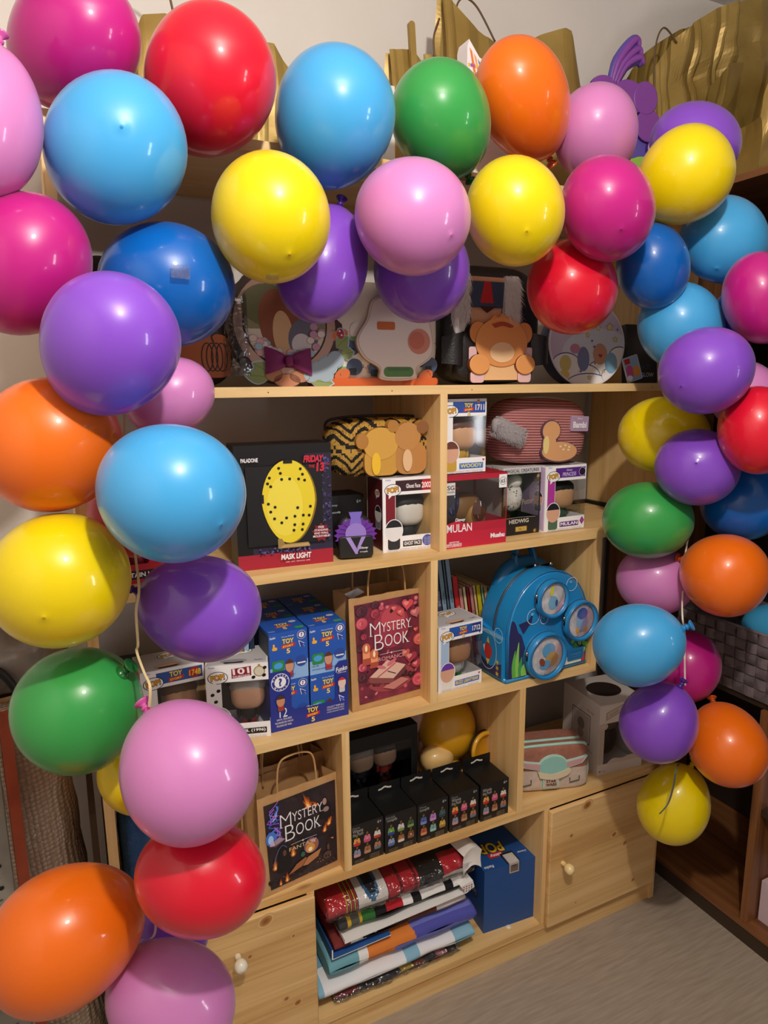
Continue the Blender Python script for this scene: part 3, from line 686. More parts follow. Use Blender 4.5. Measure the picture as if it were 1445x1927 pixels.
# tiger striped pouch
t = thing('pouch', 'furry tiger striped pouch on top of the white 2002 carton', 'pouch', (-.108, .112, S2 + PH + .001), -4)
TB, TY = H('#1c1712', .9), H('#b98f3e', .9)
def tig(p):
    v = p.z * 210 + 11 * abs(((p.x * 15 + .2) % 1) - .5) + 2.0 * noise.noise(p * 38)
    return TB if sin(v * 1.5) > .2 else TY
def fluff(p):
    k = 1 + .02 * noise.noise(p * 60); return (p.x * k, p.y * k, .066 + (p.z - .066) * k)
g = G(); g.blob((0, 0, .062), (.122, .050, .062), TY, .45, .55, 240, 120, fluff, tig); g.build('body', t)
g = G(); pts = []
b = Vector((.122, .050, .062))
for q in range(4200):
    a = random.uniform(0, 2 * pi); s = random.uniform(-.97, 1); pw = lambda v, k: math.copysign(abs(v) ** k, v); cs = math.sqrt(max(0, 1 - s * s))
    p = Vector((pw(cs, .55) * pw(cos(a), .45) * b.x, pw(cs, .55) * pw(sin(a), .45) * b.y, .062 + pw(s, .55) * b.z))
    if p.y > .02: continue
    n = Vector((p.x / b.x ** 2, p.y / b.y ** 2 * 1.3, (p.z - .062) / b.z ** 2)).normalized(); pts.append((p, n, tig(p)))
g.fur(pts, .005, TY, .0007); g.build('fur', t)['kind'] = 'stuff'
g = G(); g.M = Matrix.Translation((.0, -.055, 0))
def patch(pts, m, dy=0): g.prism(pts, -.004 - dy, .012, H(m, .55), H('#c08a3c', .6))
patch(rrect(-.055, .022, .004, .062, .02), '#c9963e'); patch(ell(-.018, .072, .040, .034), '#d29f45', .001); patch(ell(-.060, .078, .014, .016), '#b07a34', .002); patch(ell(.010, .108, .013, .013), '#b07a34', .002)
patch(rrect(.016, .088, .004, .070, .022), '#b98145', .0005); patch(ell(.044, .085, .030, .030), '#bd8648', .0015); patch(ell(.078, .104, .014, .014), '#8a5a34', .0025)
g.M = Matrix.Translation((.0, -.0625, 0)); g.k = 0; g.flat(ell(-.030, .030, .010, .024), '#ecbe2e'); g.flat(ell(.042, .034, .011, .024), '#e0b88c'); g.build('plain_patch', t)
g = G(); g.tube(smooth_path([(-.122, .0, .10), (-.105, .01, .122), (0, .012, .128), (.105, .01, .122), (.12, 0, .10)], 6), .003, H('#2a2118', .5)); g.build('zipper', t)
g = G(); g.blob((-.125, -.02, .045), (.004, .006, .020), '#b57632', 1, 1, 10, 8); g.build('zip_pull', t)

# ================================================================ SECOND SHELF, RIGHT
# red based window box
t, g = window_box('statue_box', 'wide window carton with red base strip, 65 on its top corner tag', (.006, .012, S2), -1, .158, .163, .14, (.0015, .0015, .055, .012), '#8a7c70', '#5e5650', '#a31c2c', '#b31c34', right_win=True)
g.rect(.0, .158, .0, .035, '#c21f3a'); g.flat([(0, .034), (.072, .034), (.066, .046), (.030, .062), (0, .055)], '#c21f3a')
g.text('Disney', .036, .058, .009, W, .026, 'c', .02, .2); g.text('MULAN', .034, .036, .018, W, .064, 'c', .01); g.text('Mushu', .116, .014, .011, W, .038, 'l', .045)
g.rect(.001, .040, .0035, .0105, W); g.rect(.0018, .0392, .0042, .0098, '#c21f3a'); g.text('STUDIO', .0205, .0050, .0042, W, .035, 'c', .03); g.text('ARTSTYLE', .0205, .012, .0035, W, .026, 'c', .02)
g.rect(.0, .022, .120, .147, '#d9d4d2'); g.text('SG', .011, .131, .010, '#2b2a2c', .018, 'c', .02); g.text('FIGURES', .011, .1245, .004, '#2b2a2c', .018)
g.rect(.136, .157, .128, .158, W); g.flat(ell(.1465, .143, .0093), K); g.flat(ell(.1465, .143, .0083), W); g.text('65', .1465, .1385, .009, K, .0115, 'c', .02)
g.build('carton', t)
g = G(); g.blob((.09, .08, .075), (.045, .03, .035), '#7d5a2e', .8, .9); g.blob((.11, .06, .055), (.026, .02, .03), '#a77f3d', .8); g.blob((.035, .07, .06), (.03, .02, .02), '#5c4a36', .9); g.build('rock_scenery', t)
g = G(); g.tube(smooth_path([(.02, .05, .07), (.012, .045, .085), (.03, .04, .10), (.045, .05, .115), (.032, .045, .13), (.055, .04, .128)], 8), [.009 - .00013 * q for q in range(41)], '#c8283a'); g.build('red_figurine', t)
g = G(); g.blob((.034, .030, .098), (.017, .004, .032), clear('blue_bubble', '#9fb0e8', .3), 1, 1); g.blob((.105, .03, .075), (.019, .004, .026), clear('amber_bubble', '#d8b478', .3), 1, 1); g.build('blister', t)
# window carton with 1711
def tit(g, w):
    g.rect(.030, w - .004, PH - .031, PH - .007, '#2c4f9e'); toy_logo(g, .070, PH - .0195, .026); g.flat(star(w - .022, PH - .006, .005), '#c87a2c')
t = pop_box('white window carton numbered 1711 standing on the red based one', (-.0005, .026, S2 + .1642), 0, '#2c4f9e', '#d9dde8', '#d9d4d6', '1711', ('WOODY', '#f2d648'), '#f3e6e4', '#d9a68c', '#6a3a2c',
    ('#d0a078', '#5a3420', '#c9a23c', '#33549c'), tit, w=.117, nameplate='#2f7ad0')
g = G(); g.M = Matrix.Translation((0, -.0006, 0)); g.flat(heart(.110, .028, .0032), '#c8283a'); g.build('sticker', t)
# tall black and white carton with an owl-white figure (plain)
t, g = window_box('figure_box', 'tall dark window carton with a white plush figure and a gold plate', (.186, .056, S2), 1, .112, .164, .13, (.003, .003, .040, .015), '#2c2528', '#ddd8d6', '#ccc8c6', '#1f1a1c')
g.rect(0, .112, .148, .164, '#c9c6ca'); g.text('MAGICAL CREATURES', .056, .1515, .0075, '#2a2428', .10, 'c', .02); g.text('COLLECTOR TOY', .056, .1485, .002, '#5b5560', .07)
g.text('HEDWIG', .050, .0285, .010, '#d8d0c4', .058, 'c', .02); g.stroke([(.010, .042), (.05, .043), (.10, .041)], .0008, '#b9b0a4'); g.rect(.040, .074, .008, .020, '#b59342', .001); g.rect(.0415, .0725, .0095, .0185, '#c8a955'); g.text('No. 1', .057, .0115, .005, '#5a4620')
g.text('Harry Potter', .058, .068, .018, '#9a8a74', .068, 'c', .0, .12, 5)
for x, z in ((.008, .135), (.104, .14), (.006, .012), (.098, .006)): g.flat(star(x, z, .006, 7, .45), '#b08f48')
g.M = LEFT(.13); g.k = 3; g.rect(.0, .13, .150, .164, '#d8d4d4'); g.text('Harry Potter', .085, .153, .010, '#2a2428', .055); g.M = Matrix.Identity(4); g.build('carton', t)
g = G(); g.blob((.066, .055, .085), (.026, .026, .038), noisy('white_plush', '#c9c4bf', '#efebe6', 40, .9), .9, .9); g.blob((.066, .048, .124), (.021, .021, .019), '#e8e3de', .95); 
rnd = random.Random(5)
for q in range(40): a = rnd.uniform(0, pi); z = rnd.uniform(.055, .115); g.blob((.066 + .024 * cos(a), .055 - .0255 * sin(a) , z), (.0022, .0015, .0012), '#3a3638', 1, 1, 6, 4)
g.build('plush_figure', t)
# white and purple carton
def tit(g, w): g.text('Disney', .072, PH - .0165, .006, '#e9defa', .018, 'c', .01, .2); g.text('PRINCESS', .072, PH - .0275, .009, '#e9defa', .042, 'c', .0, .15); g.flat(ell(w - .0135, PH - .019, .0105), '#efe6f8'); g.flat(ell(w - .0135, PH - .019, .0097), '#2c1636')
t = pop_box('white and purple window carton at the right end of the second shelf', (.302, .044, S2), 0, '#5b2a8c', '#6b7568', '#cdb4d8', '', ('MULAN', W), '#f3e6e4', '#d9a68c', '#1c1f28',
    ('#d0a078', '#1f1f24', '#4c6b58', '#b48a5c'), tit, w=.126, nameplate='#5b2a8c', strip='#b0389c', nr=.020)
g = G(); g.M = Matrix.Translation((0, -.0006, 0)); g.flat(star(.117, .021, .0105, 2, .7, 90), '#8a2f86'); g.flat(ell(.117, .021, .004), '#b0489e'); g.build('sticker', t)
# pink corduroy pouch
t = thing('pouch', 'dusty pink corduroy pouch with a lilac label on top of the cartons', 'pouch', (.312, .105, S2 + .1662), 2, None, 0, 2.5)
CORD, nt, b_ = new_mat('pink_corduroy'); L_ = nt.links.new
tc = N(nt, 'ShaderNodeTexCoord'); wv = N(nt, 'ShaderNodeTexWave'); wv.bands_direction = 'Z'; wv.inputs['Scale'].default_value = 50; wv.inputs['Distortion'].default_value = .35; wv.inputs['Detail Scale'].default_value = .6
L_(tc.outputs['Object'], wv.inputs['Vector']); rp = ramp(nt, [(.1, '#9a5a5c'), (.6, '#c98583')]); L_(wv.outputs['Color'], rp.inputs[0]); L_(rp.outputs[0], b_.inputs['Base Color']); b_.inputs['Roughness'].default_value = .95
bp = N(nt, 'ShaderNodeBump'); bp.inputs['Strength'].default_value = .8; bp.inputs['Distance'].default_value = .003; L_(wv.outputs['Color'], bp.inputs['Height']); L_(bp.outputs[0], b_.inputs['Normal'])
def warpc(p):
    top = max(0, (p.z - .08) / .075); return (p.x * (1 - .06 * top) , p.y * (1 + .02 * noise.noise(p * 20)), p.z + .02 * p.x * 0)
g = G(); g.blob((0, 0, .078), (.134, .052, .078), CORD, .5, .5, 64, 40, warpc); g.build('body', t)
g = G(); g.tube(smooth_path([(-.128, -.012, .075), (-.118, -.014, .118), (-.085, -.014, .148), (0, -.012, .1585), (.09, -.01, .151), (.12, -.008, .12)], 6), .0028, H('#d9d2cf', .5)); g.build('zipper', t)
g = G(); g.M = Matrix.Translation((0, -.054, 0)); g.prism(rrect(.062, .118, .080, .116, .002), -.0012, .006, H('#a98fae', .6)); g.k = 36; g.stroke(rrect(.063, .117, .081, .115, .002), .0007, '#cdb8d0', True)
g.text('Disney', .090, .1075, .005, W, .017, 'c', .0, .2); g.text('Bambi', .090, .088, .015, W, .043, 'c', .03); g.build('label', t, Matrix.Translation((0, 0, 0)))
g = G(); g.M = Matrix.Translation((0, -.0535, 0))
def pp(pts, m, y): g.prism(pts, -.003 - y, .008, H(m, .6), H('#5d4150', .6))
pp(ell(.030, .030, .058, .026, 28), '#5d4150', 0); pp(ell(.030, .031, .055, .0235, 28), '#d9a070', .0008); pp(ell(.0, .080, .030, .026, 28), '#5d4150', .0); pp(ell(.0, .080, .027, .0235, 28), '#d9a070', .0008); pp(rrect(-.024, .016, .03, .07, .015), '#d9a070', .0009); pp(ell(-.014, .047, .009, .022, 20), '#e6d088', .0014)
for x, z in ((.03, .043), (.045, .046), (.058, .042), (.04, .036), (.056, .035)): pp(ell(x, z, .0045, .0022, 12), '#efdcae', .0016)
g.build('plain_patch', t)
g = G(); tp = []
def tp_at(u): return Vector((-.178 + .085 * u, -.066, .092 - .030 * u))
GR = [H('#aaa4a7', .95), H('#bdb7ba', .95), H('#999295', .95)]
g.M = Matrix.Identity(4)
ax = (tp_at(1) - tp_at(0)).normalized(); up = Vector((ax.z * -1, 0, ax.x)); fw_ = Vector((0, -1, 0))
for q in range(2600):
    u = random.random(); a = random.uniform(0, 2 * pi); n = up * cos(a) * 1 + fw_ * sin(a); tp.append((tp_at(u) + up * cos(a) * .020 + fw_ * sin(a) * .010, n + ax * .4, random.choice(GR)))
g.fur(tp, .007, GR[0], .0007)
for q in range(20): pass
g.build('tassel_fur', t)['kind'] = 'stuff'
g = G(); c_ = (tp_at(0) + tp_at(1)) / 2
g.blob(tuple(c_), (.046, .012, .022), GR[2], .6, .6, 24, 14, lambda p: (p.x, p.y, p.z - .35 * (p.x - c_.x))); g.build('tassel', t)
g = G(); g.tube([(-.135, -.05, .075), (-.150, -.06, .085)], .0012, H('#3a3638', .5)); g.build('tassel_cord', t)
# dark strip lying along the shelf end
t = thing('black_strip', 'black flat strip lying at the right back end of the second shelf', 'strip', (0, 0, S2)); g = G(); g.box(.60, .698, .318, .333, 0, .010, H('#0f0d0c', .5)); g.box(.684, .698, .16, .318, 0, .010, H('#0f0d0c', .5)); g.build('strip', t)

# ================================================================ THIRD SHELF, LEFT
def tit(g, w): g.rect(.030, w - .004, PH - .031, PH - .007, '#28519c'); toy_logo(g, .068, PH - .0195, .030, False, 'Disney PIXAR'); g.flat(ell(w - .020, PH - .019, .0125, .0105), '#c8202e')
t = pop_box('white window carton numbered 1748, leftmost on the third shelf', (-.640, .082, S3), 3, '#28519c', '#3c2a28', '#d6d2d4', '1748', None, '#f2d648', '#d9a68c', '#6a3a2c', ('#d0a078', '#5a3420', '#a03228', '#33549c'), tit, w=.124)
def tit(g, w):
    g.rect(.030, w - .004, PH - .031, PH - .007, CARD); g.flat([(.051, PH - .031), (.090, PH - .0265), (.090, PH - .0065), (.051, PH - .0105)], '#8c1226')
    g.text('101', .0705, PH - .0225, .013, W, .033, 'c', .03, 0, 4); g.text('DALMATIANS', .0705, PH - .0285, .0042, W, .034, 'c', .01, 0, 4)
    g.flat(ell(.106, PH - .019, .0115), '#b08d3a'); g.flat(ell(.106, PH - .019, .0095), '#d9d2c0'); g.flat(ell(.106, PH - .006, .0025), '#b08d3a')
    for x, z in ((.044, .120), (.012, .10), (.018, .085), (.024, .108), (.094, PH - .031), (.117, PH - .012), (.115, PH - .028)): g.flat(ell(x, z, .0042, .0034, 12, rot=30), K)
t = pop_box('white window carton with black spots between the blue display and the 1748 carton', (-.520, .060, S3), -16, CARD, '#4a4140', '#e6e2e4', '', ('DE VIL (1996)', W), W, '#8f8c98', '#b8b6bf', ('#d2a184', '#b9b4b2', '#26222a', '#8c1226'), tit, w=.124, nameplate=K)
# blue display tray and its mini boxes
TRAY = thing('display_tray', 'open blue counter display tray with 12 printed on its front', 'display box', (-.397, .037, S3), 1)
tw, td = .175, .235
g = G(); BL = '#22308e'
g.box(0, tw, td - .001, td, 0, .10, BL); g.box(0, .001, 0, td, 0, .10, BL); g.box(tw - .001, tw, 0, td, 0, .10, BL); g.box(0, tw, 0, td, 0, .001, BL)
out = [(0, 0), (tw, 0), (tw, .128), (tw - .020, .128), (tw - .030, .118), (tw - .030, .046), (tw - .036, .040), (.052, .040), (.046, .046), (.046, .122), (.036, .132), (0, .132)]
g.prism(out[:], -.001, .0, BL); g.M = Matrix.Translation((0, -.0012, 0))
g.flat(ell(.023, .108, .0195), W); g.flat(ell(.023, .108, .0182), BL); g.flat(ell(.023, .108, .0125), W); g.text('?', .023, .099, .018, BL, None, 'c', .04)
for q, ch in enumerate('MYSTERY'): a = radians(155 - 130 * q / 6); g.text(ch, .023 + .0152 * cos(a), .1055 + .0152 * sin(a) + .0005, .0042, W, None, 'c', .02, 0, math.degrees(a) - 90)
for q, ch in enumerate('MINIS'): a = radians(215 + 110 * q / 4); g.text(ch, .023 + .0158 * cos(a), .1055 + .0158 * sin(a), .0042, W, None, 'c', .02, 0, math.degrees(a) + 90)
g.text('12', .027, .030, .020, W, .017, 'c', .0)
for q, l in enumerate(('VINYL FIGURES', 'FIGURINES EN VINYLE', 'FIGURAS DE VINIL')): g.text(l, .028, .0235 - .0068 * q, .0042, W, .033 + .006 * (q == 1), 'c', .0)
for q, l in enumerate(('COLLECT THEM ALL!', 'COLLECTIONNE-LES TOUS !', '¡COLECCIÓNALOS TODOS!')): g.text(l, .144, .0265 - .0058 * q, .0038, W, .040, 'c', .0)
toy_logo(g, .092, .0265, .030, True, 'Disney PIXAR'); g.text('Funko', .160, .105, .011, W, .027, 'c', .02, .25, 6); g.text('FUNKO.COM', .160, .101, .002, W, .02)
pebble(g, .022, .045, .018, .035, '#1a2470', '#c98d6a', '#4a2c20', .35, '#a03a2c'); pebble(g, .160, .057, .018, .034, '#1a2470', '#e6c9bc', '#c8283a', .25, '#c8ccc8')
arrow = [(0, 0), (.003, -.014), (.0055, -.0105), (.0095, -.0155), (.0118, -.0135), (.0078, -.0088), (.0118, -.0075)]
g.flat([(.152 + x * 1.15 - .0006, .0515 + z * 1.15 + .001) for x, z in arrow], W); g.flat([(.153 + x, .050 + z) for x, z in arrow], '#3a5cc8'); g.build('tray', TRAY)
def mini_box(label):
    t = thing('mini_box', label, 'box', (0, 0, 0), 0, 'blue blind boxes in the display tray'); g = G(); w, h, d = .083, .106, .074
    g.box(0, w, 0, d, 0, h, H('#2358b8', .4)); g.flat([(0, 0), (w, 0), (w, .040), (0, .030)], '#8fb8e8')
    toy_logo(g, w * .49, h - .026, .030, True, 'Disney PIXAR'); g.flat(ell(w - .013, h - .012, .0095), W); g.flat(ell(w - .013, h - .012, .0088), '#22308e'); g.flat(ell(w - .013, h - .012, .006), W); g.text('?', w - .013, h - .0162, .0084, '#22308e', None, 'c', .04)
    g.text('Funko', .008, h - .012, .005, W, .012, 'c', .02, .2, 6)
    ar = [(x * .95, z * .95) for x, z in arrow]; g.flat([(w - .0195 + x * 1.2 - .0006, h - .024 + z * 1.15 + .001) for x, z in ar], W); g.flat([(w - .0185 + x, h - .025 + z) for x, z in ar], '#22408e')
    g.flat(rrect(.006, .017, h - .037, h - .030, .003), '#f0b23a'); g.flat(rrect(.008, .012, h - .032, h - .023, .002), '#f0b23a')
    g.flat(rrect(.005, .031, .022, .046, .004), '#2c8c3c'); g.flat(ell(.018, .035, .0095, .007), '#49a0e6')
    pebble(g, .042, .006, .018, .040, '#2358b8', '#d09a78', '#5a3420', .4, '#b83a34'); g.flat(ell(.068, .037, .0125, .0115), '#2a4a9c'); g.rect(.059, .077, .032, .035, W)
    g.text('1 PC / PZ', .004, .017, .003, '#1a2a6a', None, 'l'); g.text('VINYL FIGURE / FIGURINE EN VINYLE', .004, .010, .0022, '#1a2a6a', .05, 'l')
    g.M = LEFT(d); g.k = 0; g.rect(.004, d - .004, .006, h - .006, '#3b4450')
    for q in range(14): g.rect(.008, d - .012, .012 + .006 * q, .0142 + .006 * q, '#6d7682')
    g.M = TOP(h); g.k = 0; toy_logo(g, w * .5, d * .52, .034, True); g.flat(ell(w * .82, d * .72, .0085, .006), '#c3c9d8'); g.flat(rrect(w * .74, w * .96, .008, .020, .003), '#3a9a48'); g.text('Funko', .010, .008, .005, '#c8ccd8', .013)
    g.build('carton', t); return t
def copy_tree(o):
    c = o.copy(); COL.objects.link(c)
    for ch in o.children:
        d = ch.copy(); COL.objects.link(d); d.parent = c
        for e in ch.children:
            f = e.copy(); COL.objects.link(f); f.parent = d
    return c
mb = None; base = Vector((-.397, .037, S3))
where = {(0, 0, 1): 'front left on top', (1, 0, 1): 'front right on top', (0, 0, 0): 'front left in the bottom layer', (1, 0, 0): 'front right in the bottom layer', (0, 1, 1): 'middle left on top', (1, 1, 1): 'middle right on top', (0, 2, 1): 'rear left on top', (1, 2, 1): 'rear right on top',
         (0, 1, 0): 'x', (1, 1, 0): 'x', (0, 2, 0): 'x', (1, 2, 0): 'x'}
for (i, j, k), wh in where.items():
    if wh == 'x': continue
    l = 'blue mini blind box at the %s of the display tray' % wh
    if mb is None: mb = mini_box(l); o = mb
    else: o = copy_tree(mb); o['label'] = l
    o.location = base + Vector((.003 + i * .0862 + (.0 if k == 0 else .0005), .003 + j * .0765 - j * .017 + .0, .0012 + k * .1065)); o.rotation_euler = (0, 0, radians(1))
    if k == 1: o.location.y = base.y + .003 + j * .0752
    if k == 0: o.location.y = base.y + .003
# books standing behind, left of the display
def book(label, x, y, z, th, h, d, c, lean, txt=None, tc='#222222', rz=0, grp='books standing on the third shelf', pages='#e6ddcc', th_txt=.008):
    t = thing('book', label, 'book', (x, y, z), rz, grp, 0, lean)
    g = G(); g.box(0, th, 0, .0018, 0, h, c); g.box(0, .0012, 0, d, 0, h, c); g.box(th - .0012, th, 0, d, 0, h, c)
    if txt: g.M = Matrix(((0, -1, 0, th / 2 + .0), (0, 0, 0, 0), (1, 0, 0, 0), (0, 0, 0, 1))) ; g.M = Matrix(((0, 0, 1, th / 2), (0, 1, 0, 0), (-1, 0, 0, h * .62), (0, 0, 0, 1))); g.text(txt, 0, -th_txt * .35, min(th * .55, th_txt), tc, None, 'c', .02); g.M = Matrix.Identity(4)
    g.build('cover', t); p = G(); p.box(.0012, th - .0012, .0018, d - .002, .002, h - .002, pages); p.build('pages', t); return t
book('navy book standing just left of the blue display tray', -.424, .105, S3, .012, .215, .14, '#1c2a4c', 2, grp='books behind the white cartons'); book('pale blue book left of the navy one beside the display tray', -.440, .10, S3, .012, .20, .14, '#8fb4cc', 3, grp='books behind the white cartons')
t = thing('storage_case', 'small black case at the back left of the third shelf', 'case', (-.70, .24, S3)); g = G(); g.prism(rrect(0, .09, 0, .12, .02), 0, .07, H('#121214', .4), bevel=.006); g.build('case', t)

# ================================================================ PAPER GIFT BAGS WITH POSTERS
def paper_bag(name, label, cat, loc, rz, w, h, d, m, lean=0, hh=.072, handle=True, hm=None, jag=True, group=None):
    t = thing(name, label, cat, loc, rz, group, lean)
    g = G(); e = .0008; rnd = random.Random(int(w * 1e4)); n = 14
    top = [(w - w * i / n, h + (rnd.uniform(-.0012, .0012) if jag else 0)) for i in range(n + 1)]
    g.prism([(0, 0), (w, 0)] + top, 0, e, m); g.prism([(0, 0), (w, 0)] + top, d - e, d, m)
    for x in (0, w - e):
        g.add([(x, 0, 0), (x, d / 2, 0), (x, d, 0), (x, 0, h), (x + (.014 if x == 0 else -.014), d / 2, h), (x, d, h)], [(0, 1, 4, 3), (1, 2, 5, 4)], m)
    g.box(0, w, 0, d, 0, e, m); g.build('bag', t)
    if handle:
        for y in (.0025, d - .0025):
            g = G(); g.tube(smooth_path([(w * .25, y, h - .03), (w * .26, y, h + hh * .45), (w * .31, y, h + hh * .9), (w * .45, y, h + hh), (w * .60, y, h + hh * .97), (w * .70, y, h + hh * .8), (w * .735, y, h + hh * .35), (w * .745, y, h - .03)], 6), .0022, hm or KRAFT); g.build('handle', t)
    return t
def serif_title(g, w, h, zt, sub, subc):
    """two line title with larger initials"""
    def word(s, x, z, hb, hs, wd):
        vs = []; big = s[0]; rest = s[1:]
        wb = hb * (.85 if big == 'M' else .62); g.text(big, x, z - (hb - hs) * .55, hb, W, wb, 'l', -.018); g.text(rest, x + wb + hs * .1, z, hs, W, wd - wb - hs * .1, 'l', -.006)
        g.rect(x - .002, x + .006, z - (hb - hs) * .55, z - (hb - hs) * .55 + .0009, W)
        g.rect(x + wd - .006, x + wd + .002, z, z + .0009, W)
    word('MYSTERY', w * .20, zt, .030, .0215, w * .60); word('BOOK', w * .26, zt - .034, .036, .027, w * .50)
    g.stroke([(w * .33, zt - .0505), (w * .5, zt - .0495), (w * .70, zt - .0505)], .0007, W); g.flat(star(w * .5, zt - .0505, .0035, 4, .3), W)
    g.text(sub, w * .5, zt - .065, .0085, subc, w * .39, 'c', .0)
# romance bag
t = paper_bag('gift_bag', 'kraft paper bag with a pink heart and rose poster on the third shelf', 'bag', (-.212, .042, S3), 2, .190, .258, .085, KRAFT, -2, group='kraft bags with poster fronts')
POST1 = noisy('rose_print', '#4a1c2a', '#8e2c46', 26, .5); pg = G(); pg.dk = .00002; pw_, ph_ = .172, .232; pg.M = Matrix.Translation((.012, -.001, .014)); pg.prism([(.006, .0), (pw_ - .001, .004), (pw_, ph_), (0, ph_ - .004)], -.0004, 0, POST1); pg.M = Matrix.Translation((.012, -.0016, .014))
rnd = random.Random(11)
pg.flat(ell(pw_ * .52, ph_ * .72, .045, .05), '#a2364c'); pg.flat(ell(pw_ * .55, ph_ * .80, .030, .026), '#c04a58'); pg.flat(ell(pw_ * .5, ph_ * .2, .06, .03), '#a2434c')
for q in range(70):
    x = rnd.uniform(.01, pw_ - .01); z = rnd.choice([rnd.uniform(.01, .09), rnd.uniform(.2, ph_ - .008), rnd.uniform(.01, ph_ - .01)])
    if .03 < x < .14 and .11 < z < .2: continue
    pg.flat(ell(x, z, rnd.uniform(.002, .006), rnd.uniform(.002, .005), 8, rot=rnd.uniform(0, 90)), rnd.choice(['#5a2030', '#b04858', '#7a2a3c', '#c86070', '#33141f', '#d88088']))
def rose(x, z, s, c1, c2, c3):
    pg.flat(ell(x, z, s, s * .95, 12), c2); rr = random.Random(int(x * 9999))
    for k in (.82, .62, .42, .24): pg.flat(ell(x + rr.uniform(-.1, .1) * s, z + rr.uniform(-.1, .1) * s, s * k, s * k * .9, 9, rot=rr.uniform(0, 90)), c1 if int(k * 50) % 2 else c3); pg.flat(ell(x + rr.uniform(-.08, .08) * s, z, s * k * .86, s * k * .78, 9, rot=rr.uniform(0, 90)), c2)
for x, z, s, p in ((.016, .185, .0145, 0), (.050, .202, .0125, 1), (.016, .213, .015, 2), (.050, .222, .010, 2), (.020, .155, .008, 1), (.158, .125, .0145, 3), (.155, .030, .017, 0), (.014, .086, .0105, 0), (.014, .063, .0115, 2), (.064, .214, .0065, 0), (.01, .13, .009, 2)):
    rose(x, z, s, *[('#e0707c', '#c04458', '#f0949c'), ('#c04a5c', '#8a2a3c', '#d8606c'), ('#6b3240', '#43202c', '#7d3c4c'), ('#ea9078', '#c85a54', '#f4b09a')][p])
for x, z, s, r, c in ((.130, .212, .0155, -8, '#d8505a'), (.150, .190, .014, 15, '#c06a70'), (.112, .196, .010, 10, '#d85a54'), (.095, .208, .007, 0, '#e2705f'), (.150, .150, .0065, 0, '#d8564e'), (.135, .088, .017, -10, '#a2384a'), (.150, .068, .013, 20, '#b5404c'), (.123, .100, .011, 0, '#c8604a'), (.118, .052, .010, 30, '#3c1a20'), (.136, .046, .010, -20, '#2e161c'), (.05, .045, .012, 30, '#6a2430'), (.035, .052, .008, 0, '#a83c4a'), (.098, .066, .006, 40, '#c0404c')):
    pg.flat(heart(x, z, s, r), c); pg.flat(heart(x - s * .2, z + s * .15, s * .45, r), '#e89090' if c[1] > '9' else '#5a2a30')
for x, z, h_ in ((.024, .098, .024), (.043, .088, .018)):
    pg.rect(x - .010, x + .010, z - .008, z + h_, '#b5503c'); pg.rect(x - .0085, x + .0085, z + h_ * .3, z + h_, '#f0a070'); pg.flat(ell(x, z + h_ + .006, .010, .012), '#d8704c'); pg.flat(ell(x, z + h_ + .006, .003, .0075, 12), '#fff0c8')
pg.flat([(.030, .060), (.090, .046), (.122, .072), (.075, .092)], '#e0b8a4'); pg.flat([(.030, .060), (.090, .046), (.090, .034), (.030, .047)], '#8a4a48'); pg.flat([(.090, .046), (.122, .072), (.122, .060), (.090, .034)], '#6b3238'); pg.stroke([(.048, .055), (.097, .082)], .003, '#c85868'); pg.flat(ell(.085, .084, .012, .005, 14, rot=25), '#d87080'); pg.flat(ell(.060, .078, .012, .004, 14, rot=-20), '#d87080'); pg.stroke([(.075, .066), (.096, .056)], .0022, '#33222a')
pg.flat([(.062, .03), (.11, .045), (.13, .036), (.09, .02)], '#c88078')
serif_title(pg, pw_, ph_, .158, 'ROMANCE', '#e2a8a8'); pg.M = Matrix.Identity(4); pg.build('poster', t)
g = G(); g.flat([(.0, .0), (.03, .012), (.05, -.004), (.02, -.02)], W); g.build('tissue', t, Matrix.Translation((.004, .03, .262)) @ Matrix.Rotation(.5, 4, 'X'))
# fantasy bag
t = paper_bag('gift_bag', 'kraft paper bag with a dark fire and spellbook poster on the fourth shelf', 'bag', (-.440, .004, S4), 7, .186, .226, .085, KRAFT, -2, group='kraft bags with poster fronts')
POST2 = noisy('dark_print', '#17121a', '#3a2a2c', 16, .5); pg = G(); pg.dk = .00002; pw_, ph_ = .166, .198; pg.M = Matrix.Translation((.013, -.001, .012)); pg.prism([(.006, .0), (pw_, .004), (pw_ + .002, ph_), (0, ph_ - .003)], -.0004, 0, POST2); pg.M = Matrix.Translation((.013, -.0016, .012))
rnd = random.Random(21)
for q in range(60): pg.flat(ell(rnd.uniform(.004, pw_ - .004), rnd.uniform(.004, ph_ - .008), rnd.uniform(.002, .009), rnd.uniform(.002, .005), 8, rot=rnd.uniform(0, 180)), rnd.choice(['#241a1e', '#32241f', '#1a1416', '#3c2a26', '#2a2030']))
def flame(x, z, s, rot=0):
    for k, c in ((1, '#7a3418'), (.75, '#c8601c'), (.5, '#ee9a38'), (.28, '#ffe0a0')):
        p = [(0, 1.9), (.22, 1.1), (.5, .75), (.42, .2), (.7, -.15), (.3, -.75), (-.3, -.75), (-.65, -.2), (-.38, .25), (-.5, .8), (-.15, .95)]
        r = radians(rot); pg.flat([(x + s * k * (a * cos(r) - b * sin(r)), z + s * k * (a * sin(r) + b * cos(r)) - s * (1 - k) * .35) for a, b in p], c)
for x, z, s, r in ((.018, .050, .012, 0), (.060, .066, .012, 0), (.100, .165, .017, 22), (.148, .105, .012, -25), (.137, .092, .010, -10), (.043, .012, .010, 0), (.028, .008, .007, 0), (.118, .158, .008, 40), (.155, .065, .004, 70)): flame(x, z, s, r)
def swirl(pts, w, c): pg.stroke(smooth_path(pts, 6), w, c)
